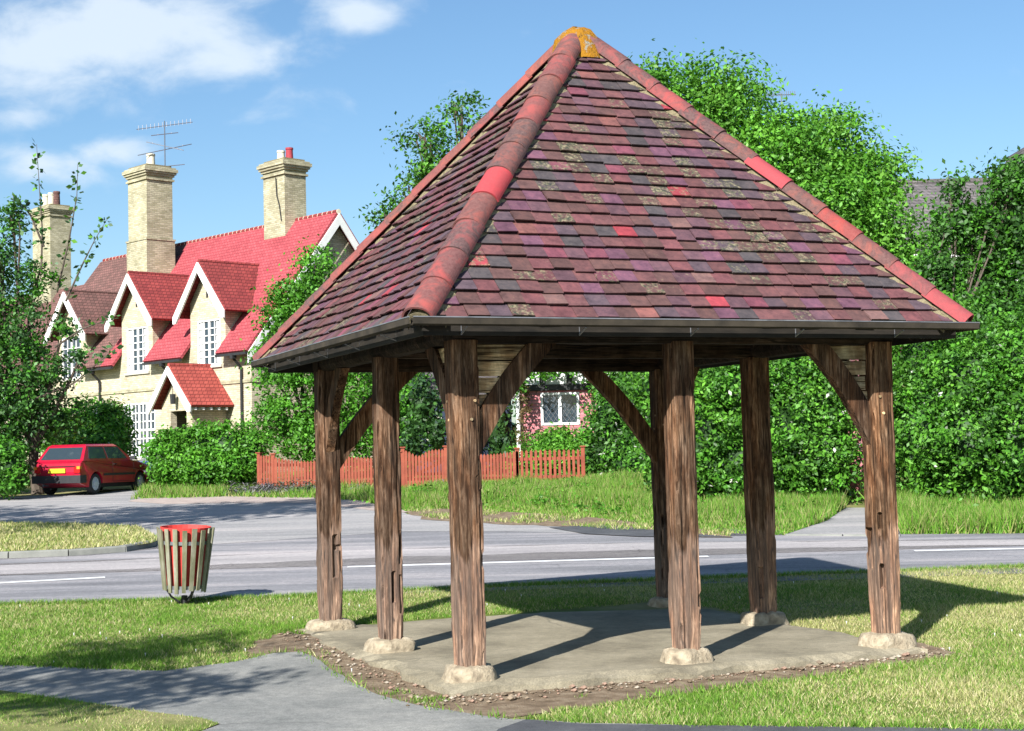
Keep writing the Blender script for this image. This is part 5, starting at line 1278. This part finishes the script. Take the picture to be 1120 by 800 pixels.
# tall hedge behind the shelter
def row(xs_, y0, Y, rpx, ry, dy=0): return [blob(x, y0+dy*(i % 2), Y, rpx, ry) for i, x in enumerate(xs_)]
shrub('tall_hedge', 'tall bright green mixed hedge between the brick cottage and the dark doorway gap', 'hedge',
      [blob(770, 480, 33, 42, 60), blob(770, 420, 34, 36, 40), blob(815, 440, 33, 40, 60), blob(815, 510, 32.5, 40, 44), blob(860, 480, 33, 42, 70), blob(870, 415, 33.5, 36, 40), blob(900, 500, 32.5, 30, 50), blob(898, 440, 33, 28, 40), blob(740, 500, 34, 34, 46), blob(720, 430, 35, 26, 44)],
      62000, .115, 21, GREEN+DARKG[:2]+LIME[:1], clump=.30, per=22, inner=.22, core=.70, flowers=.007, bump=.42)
shrub('tall_hedge', 'tall dense green hedge along the right edge of the picture beneath the grey roofed house', 'hedge',
      [blob(1010, 480, 31, 38, 70), blob(1010, 400, 32, 36, 46), blob(1060, 490, 30.5, 46, 66), blob(1060, 420, 31, 46, 50), blob(1110, 480, 30.5, 46, 76), blob(1120, 400, 31, 40, 60), blob(1160, 450, 31, 46, 90), blob(975, 450, 32.5, 20, 60), blob(1035, 360, 33, 34, 30)],
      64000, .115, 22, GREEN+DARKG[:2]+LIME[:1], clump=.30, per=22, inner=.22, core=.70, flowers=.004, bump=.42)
tree('overhanging_tree', 'darker green tree overhanging the hedge at the right edge, white and brick walls showing through', 'tree', P(1085, 560)+Vector((0, 6, 0)),
     [blob(1045, 250, 37, 24, 26), blob(1072, 262, 37, 20, 30), blob(1105, 232, 37, 22, 32), blob(1030, 315, 37, 20, 34), blob(1070, 312, 37, 26, 30), blob(1120, 300, 37, 30, 60), blob(1095, 355, 36, 36, 24), blob(1060, 345, 36, 24, 20), blob(1045, 205, 37, 6, 14), blob(1098, 190, 37, 12, 14), blob(1040, 370, 35, 28, 18), blob(1118, 190, 37, 16, 16), blob(1015, 345, 37, 22, 30)],
     34000, .14, 23, DARKG+GREEN[:2], trunk_r=.07, clump=.42, inner=.35, bump=.3)
# ivy and climbers over the brick cottage
shrub('climbing_plant', 'dense climber smothering the brick cottage right of the lattice window', 'climber',
      [blob(668, 470, 45.5, 24, 50), blob(700, 450, 46, 32, 70), blob(662, 500, 45, 24, 26), blob(690, 510, 44.5, 30, 22), blob(735, 430, 46.5, 30, 70), blob(677, 430, 47, 12, 18), blob(690, 395, 47.5, 26, 16)],
      30000, .14, 24, DARKG+GREEN, clump=.4, inner=.2, core=.72, flowers=.012, bump=.25)
shrub('climbing_plant', 'thin sprays of climber trailing along the white panels above the lattice window', 'climber',
      [blob(585, 407, 48.2, 18, 5), blob(566, 424, 48.2, 6, 8), blob(625, 402, 48.2, 26, 3), blob(652, 412, 48.2, 8, 9), blob(657, 430, 48.2, 5, 10)],
      1500, .16, 25, GREEN, clump=.3, per=12, inner=.3, bump=.3)
shrub('climbing_plant', 'brown tinged creeper beside the white downpipe on the brick cottage corner', 'climber',
      [blob(573, 440, 48.4, 4, 16), blob(571, 470, 48.4, 3, 14)], 260, .15, 26, [(.14, .10, .04), (.08, .10, .03), (.18, .12, .06)], clump=.25, per=10)
shrub('round_bush', 'small yellow green bush under the lattice window behind the fence', 'bush',
      [blob(602, 487, 46.3, 20, 14), blob(622, 485, 46.3, 16, 16), blob(640, 494, 46, 16, 22), blob(605, 475, 46.3, 8, 6), blob(585, 505, 45.5, 26, 18), blob(620, 508, 45.3, 28, 18)], 9000, .12, 27, LIME+GREEN, clump=.3, core=.6, inner=.2)
# darkness and shrubs left of the brick cottage
shrub('dark_conifer', 'dark blue green evergreen between the oak post and the brick cottage corner', 'evergreen',
      [blob(545, 470, 50, 16, 40), blob(555, 500, 49, 12, 26), blob(500, 440, 56, 40, 60), blob(440, 430, 57, 40, 70), blob(462, 442, 47.5, 17, 26), blob(478, 478, 47, 13, 22), blob(450, 485, 47, 14, 22)], 15000, .17, 28, DARKG+[(.02, .05, .03)], clump=.35, core=.7, inner=.2)
# laurel hedge in front of the porch
lh = [blob(x, y, Y, r_, ry) for (x, y, Y, r_, ry) in [(188, 500, 44.6, 26, 26), (215, 492, 44.6, 26, 24), (245, 494, 44.5, 26, 26), (268, 496, 44.6, 20, 26), (230, 512, 44.2, 34, 18), (205, 512, 44.3, 30, 18), (262, 508, 44.4, 22, 18), (180, 490, 45, 14, 14)]]
shrub('laurel_hedge', 'glossy bright laurel hedge in front of the porch beside the red car', 'hedge', lh, 24000, .13, 31, GREEN+LIME[:1], clump=.3, core=.82, inner=.12, bump=.12, up=.5)
shrub('round_bush', 'large round light green bush behind the red car below the cottage windows', 'bush',
      [blob(98, 468, 50, 34, 24), blob(118, 462, 50, 24, 20), blob(75, 478, 49.5, 26, 26), blob(105, 490, 49, 34, 22), blob(130, 480, 50, 12, 18)], 17000, .135, 32, GREEN+LIME, clump=.36, core=.8, inner=.15, flowers=.01, bump=.2)
shrub('clipped_hedge', 'clipped green hedge at the far left edge beside the red car', 'hedge',
      [blob(5, 512, 41.5, 20, 27), blob(-25, 510, 41.5, 28, 28), blob(14, 515, 41.3, 11, 22)], 7000, .13, 33, GREEN+DARKG[:1], clump=.25, core=.85, inner=.1, bump=.08)
shrub('lavender_clump', 'greyish purple lavender clump along the foot of the left picket fence', 'shrub',
      [blob(x, y, 41, 14, 8) for x, y in ((262, 540), (285, 539), (305, 540), (325, 540), (345, 542), (395, 543), (418, 545))], 8000, .13, 34, [(.16, .15, .17), (.10, .13, .07), (.20, .17, .22), (.09, .14, .05)], clump=.22, core=.6, aspect=.25, up=.9)
shrub('lavender_clump', 'small purple tipped lavender clump right of the garden gate', 'shrub',
      [blob(480, 535, 40.6, 14, 6)], 500, .12, 35, [(.22, .18, .28), (.12, .15, .10), (.09, .17, .04)], clump=.2, aspect=.25, up=.9)
# far background greenery closing the horizon
def backdrop(name, label, pts, n, leaf, seed, pal, kind='stuff', **kw):
    o = foliage(name, pts, n, leaf, seed, pal, **kw); tag(o, label, 'trees', kind=kind); return o
backdrop('distant_trees', 'distant belt of dark trees closing the gaps between the houses', [blob(x, 485+8*math.sin(x), 95, 60, 34) for x in range(-300, 1500, 75)], 14000, .6, 41, DARKG, clump=1.2, core=.85, inner=.1)
# trees outside the frame on the left, whose shade falls on the side road and the near grass
tree('roadside_tree', 'tall broadleaf tree outside the left edge, its shade falling on the side road', 'tree', (-13.6, 19.5, gz(19)), [(-14, 19.6, 10.8, 2.2, 2.4, 2.1), (-11.9, 20.6, 11.5, 1.9, 1.9, 1.5), (-16.5, 20.5, 10, 2.4, 2.2, 1.8), (-12.8, 21.4, 8.7, 1.8, 1.6, 1.3), (-18.5, 22.5, 9.4, 2.2, 2.2, 1.5), (-11.1, 21.8, 10.4, 1.5, 1.5, .8)], 6500, .34, 51, DARKG, clump=.8, inner=.3)
tree('roadside_tree', 'second broadleaf tree outside the left edge, farther along the road', 'tree', (-23, 26.5, gz(25)), [(-22, 26, 8.3, 2.8, 2.4, 1.9), (-26, 27, 9, 3, 2.6, 2.1), (-19.8, 27.5, 7.6, 1.8, 1.8, 1.1)], 4500, .34, 52, DARKG, clump=.8, inner=.3)
tree('garden_tree', 'small tree outside the left edge, shading the near grass and the path', 'tree', (-8.4, 6.0, -.13), [(-7.1, 6.0, 5.2, .9, 1.0, .7), (-6.1, 5.2, 5.0, .9, .7, .45), (-6.6, 6.9, 5.4, 1.1, .6, .42), (-5.6, 5.6, 4.4, .6, .6, .35), (-8.3, 5.6, 4.9, 1, 1, .8)], 5200, .13, 53, DARKG, clump=.35, inner=.35)
#@@GRASS
# ------------------------------------------------------------------ grass blades
def fbm(X, Y, seed, sc):
    rg = np.random.default_rng(seed); v = np.zeros(len(X)); amp = 1; tot_ = 0
    for o_ in range(4):
        for k in range(3):
            a = rg.uniform(0, 6.28); f_ = sc*(1.9**o_)*rg.uniform(.8, 1.25); v += amp*np.sin((X*math.cos(a)+Y*math.sin(a))*f_+rg.uniform(0, 6.28)+1.3*np.sin((X*math.sin(a)-Y*math.cos(a))*f_*.7+rg.uniform(0, 6.28)))
            tot_ += amp
        amp *= .6
    return v/tot_*1.8
def blades(name, label, cat, X, Y, Z, h, wd, seed, pal_a, pal_b, mixv, lean=.35, kind='stuff'):
    rg = np.random.default_rng(seed); n = len(X); a = rg.uniform(0, 6.28, n); hh = h*rg.uniform(.45, 1.25, n)
    p = np.stack([X, Y, Z], 1); s = np.stack([np.cos(a), np.sin(a), np.zeros(n)], 1)*(wd*rg.uniform(.6, 1.3, n)*.5)[:, None]
    l = rg.normal(0, lean, (n, 2)); tip = p+np.stack([l[:, 0]*hh, l[:, 1]*hh, hh], 1)
    V = np.stack([p-s, p+s, tip], 1)
    A = np.array(pal_a)[rg.integers(0, len(pal_a), n)]; B_ = np.array(pal_b)[rg.integers(0, len(pal_b), n)]
    pick = (rg.random(n) < mixv)[:, None]; C = np.where(pick, B_, A)*rg.uniform(.75, 1.2, n)[:, None]
    o = np_mesh(name, V.reshape(-1, 3), 3, C, M['grassm']); tag(o, label, cat, kind=kind); return o
GA = [(.11, .24, .025), (.15, .29, .035), (.08, .18, .02), (.20, .33, .05)]
GB = [(.46, .42, .20), (.38, .37, .15), (.55, .50, .28), (.30, .34, .10)]
roadn = np.array([[p[0], p[1]] for p in ROAD_NEAR])
def near_edge(X): return np.interp(X, roadn[:, 0], roadn[:, 1])
rg = np.random.default_rng(99)
def gzv(Y): return np.interp(Y, KY, KZ)
# near lawn
n = 520000
Yy = 8.6+(20.2-8.6)*rg.random(n)**1.15; Xx = (rg.random(n)*2-1)*(Yy*.345+.35)
ok = (Yy < near_edge(Xx)-.02+.05*np.sin(Xx*9)+.04*np.sin(Xx*23))
pp = [(p[0], p[1]) for p in PATHP]
e1_ = .05*fbm(Xx, Yy, 5, 5)
inp = inside(Xx+e1_, Yy+e1_, pp); gb = inside(Xx, Yy, rough_poly(GRASS_BL, .3, .06, 8))
sx_, sy_ = Xx+.09*fbm(Xx, Yy, 7, 6), Yy+.09*fbm(Xx, Yy, 8, 6)
ins = inside(Xx, Yy, SLABW)
soilm = inside(sx_, sy_, [tuple(p[:2]) for p in SOILW])
tuft = (fbm(Xx, Yy, 9, 5) > .72) & soilm & (Yy < 15) & (rg.random(n) < .5)
ok &= (~inp | gb) & ~ins & (~soilm | tuft)
X_, Y_ = Xx[ok], Yy[ok]
dry = np.clip(.42+.45*fbm(X_, Y_, 12, 1.1)+.24*np.clip((X_-.5)/3, 0, 1)-.15*(X_ < -1.5), .03, .9)
thin = rg.random(len(X_)) < np.clip(1.15-.5*dry+.35*fbm(X_, Y_, 13, 2.2), .35, 1)
X_, Y_, dry = X_[thin], Y_[thin], dry[thin]
hgt = .034*(1.0+.55*np.clip(fbm(X_, Y_, 14, 2.5), -.7, 1.5))
blades('lawn_grass', 'short mown grass, green with straw coloured patches, around the shelter', 'grass', X_, Y_, gzv(Y_), hgt, .008, 1, GA, GB, dry, .55)
# taller fringe where the lawn meets road, path and soil
def fringe(pts, n, spread, h, seed):
    rg = np.random.default_rng(seed); P_ = np.array([[p[0], p[1]] for p in pts]); seg = np.linalg.norm(np.diff(P_, axis=0), axis=1); k = rg.choice(len(seg), n, p=seg/seg.sum()); t = rg.random(n)[:, None]
    q = P_[k]*(1-t)+P_[k+1]*t+rg.normal(0, spread, (n, 2)); return q[:, 0], q[:, 1]
fx, fy = fringe(PATHP[1:16], 9000, .045, .05, 71); fx2, fy2 = fringe([P(-40, 663), near_l, P(300, 654), near_m, P(900, 628), P(1000, 625), near_r], 14000, .05, .05, 72)
fx3, fy3 = fringe([S(SX*.25, -1.02), S(SX*.3, -1.0), S(SX*.7, -.86), S(SX+.6, -.6)], 700, .07, .05, 73)
kk = inside(fx, fy, [tuple(S(*q)[:2]) for q in [(-2.6, -2.2), (SX*.15, -2.2), (SX*.3, -.5), (0, SY*.7), (-2.4, SY*.62)]]) & (np.random.default_rng(1).random(len(fx)) < .93); fx, fy = fx[~kk], fy[~kk]
fx = np.r_[fx, fx2-.0, fx3]; fy = np.r_[fy, fy2-.05, fy3]
blades('edge_grass', 'longer green tufts of grass along the edges of the path and the road', 'grass', fx, fy, gzv(fy), np.full(len(fx), .06), .010, 2, GA, GB, np.full(len(fx), .15), .5)
# thin grass and tufts on the bare verge edge
DE = [(p[0], p[1]) for p in pxs((446, 560), (480, 557), (560, 561), (640, 566), (720, 575), (800, 583), (800, 588), (700, 583), (620, 576), (560, 573), (470, 568))]
Xx = rg.uniform(-3.5, 5, 60000); Yy = rg.uniform(22, 40, 60000); ok = inside(Xx, Yy, DE) & (fbm(Xx, Yy, 77, 2.5) > -.05); X_, Y_ = Xx[ok], Yy[ok]
blades('verge_edge_grass', 'thin tufts of grass on the bare gravelly edge of the far verge', 'grass', X_, Y_, gzv(Y_), np.full(len(X_), .09), .02, 4, GA, GB, np.full(len(X_), .5), .5)
# island grass
n = 60000; Xx = rg.uniform(-16, -5, n); Yy = rg.uniform(24, 34, n); ok = inside(Xx, Yy, [(p[0], p[1]) for p in ISL]); X_, Y_ = Xx[ok], Yy[ok]
blades('island_grass', 'dry mown grass on the island beyond the kerb', 'grass', X_, Y_, gzv(Y_)+.085, np.full(len(X_), .06), .02, 3, GA, GB, np.full(len(X_), .88), .5)
# verge with long grass
VERG = [(p[0], p[1]) for p in pxs((985, 585), (1120, 584), (1240, 583))]+[(14, 31.5), (9, 32.5), (7.2, 31.8), P(960, 566)[:2], P(985, 580)[:2]]
V2 = [(p[0], p[1]) for p in pxs((446, 560), (480, 557), (560, 561), (640, 566), (720, 575), (800, 584), (858, 586), (905, 570), (925, 556), (915, 530), (640, 526), (560, 529), (490, 537), (440, 540), (400, 545), (400, 550))]
V3 = [(p[0], p[1]) for p in pxs((142, 547), (250, 544), (345, 546), (420, 550), (446, 560), (440, 541), (405, 537), (300, 535), (284, 530), (160, 530), (158, 538))]
for i, (pl_, n, h, dr_, nm, lb) in enumerate([(VERG, 70000, .30, .22, 'long_grass', 'long bright green verge grass along the foot of the right hedge'), (V2, 150000, .24, .26, 'long_grass', 'long green verge grass between the road and the picket fence'), (V3, 30000, .20, .3, 'long_grass', 'rough grass strip below the laurel hedge and lavender')]):
    A = np.array(pl_); Xx = rg.uniform(A[:, 0].min(), A[:, 0].max(), n*2); Yy = rg.uniform(A[:, 1].min(), A[:, 1].max(), n*2)
    ok = inside(Xx, Yy, pl_); X_, Y_ = Xx[ok][:n], Yy[ok][:n]
    nz_ = fbm(X_, Y_, 31+i, 1.6); k = rg.random(len(X_)) < np.clip(.8+.5*nz_, .15, 1); X_, Y_, nz_ = X_[k], Y_[k], nz_[k]
    hh = h*np.clip(1+.6*nz_, .35, 1.8)
    if i == 1:
        ed = np.interp(X_, [P(446, 560).x, P(560, 561).x, P(640, 566).x, P(720, 575).x, P(860, 586).x], [P(446, 560).y, P(560, 561).y, P(640, 566).y, P(720, 575).y, P(860, 586).y]); hh *= np.clip((Y_-ed)/2.5, .25, 1)
    blades(nm, lb, 'grass', X_, Y_, gzv(Y_), hh, .028, 40+i, [(.10, .24, .02), (.14, .30, .03), (.08, .19, .02), (.19, .33, .05)], [(.34, .33, .14), (.28, .29, .10)], np.full(len(X_), dr_), .35)
# weeds at the verge foot
def sprinkle(name, label, poly, n, leaf, seed, pal, h):
    rg = np.random.default_rng(seed); A = np.array(poly); Xx = rg.uniform(A[:, 0].min(), A[:, 0].max(), n*4); Yy = rg.uniform(A[:, 1].min(), A[:, 1].max(), n*4); ok = inside(Xx, Yy, poly); X_, Y_ = Xx[ok][:n], Yy[ok][:n]
    bl = [(x, y, gz(y)+h*.5, .25, .25, h*.6) for x, y in zip(X_, Y_)]
    o = foliage(name, bl, len(bl)*60, leaf, seed, pal, clump=.2, per=14, up=.8); tag(o, label, 'weeds', kind='stuff')
sprinkle('weeds', 'leafy green weeds scattered through the verge', V2, 60, .10, 81, GREEN+LIME, .22)
sprinkle('weeds', 'leafy green weeds at the foot of the right hedge', VERG, 14, .10, 82, GREEN+LIME, .25)
# daisies and straw litter on the lawn
rr = random.Random(8); ds = MB()
for i in range(70):
    y = rr.uniform(12.6, 18.8); x = rr.uniform(-y*.34, y*.34)
    if inside(np.array([x]), np.array([y]), SLABW)[0] or inside(np.array([x]), np.array([y]), pp)[0] or y > near_edge(x)-.2: continue
    q = Vector((x, y, gz(y)+.04)); r_ = .007; ds.add([q+Vector((math.cos(k*math.pi/3)*r_, math.sin(k*math.pi/3)*r_, .003)) for k in range(6)]+[q-Vector((0, 0, .03))], [(0, 1, 2, 3, 4, 5)]+[(k, (k+1) % 6, 6) for k in range(6)], (.8, .8, .76))
o = ds.build('daisies', M['rubble']); tag(o, 'small white daisies scattered over the lawn', 'daisies', kind='stuff')
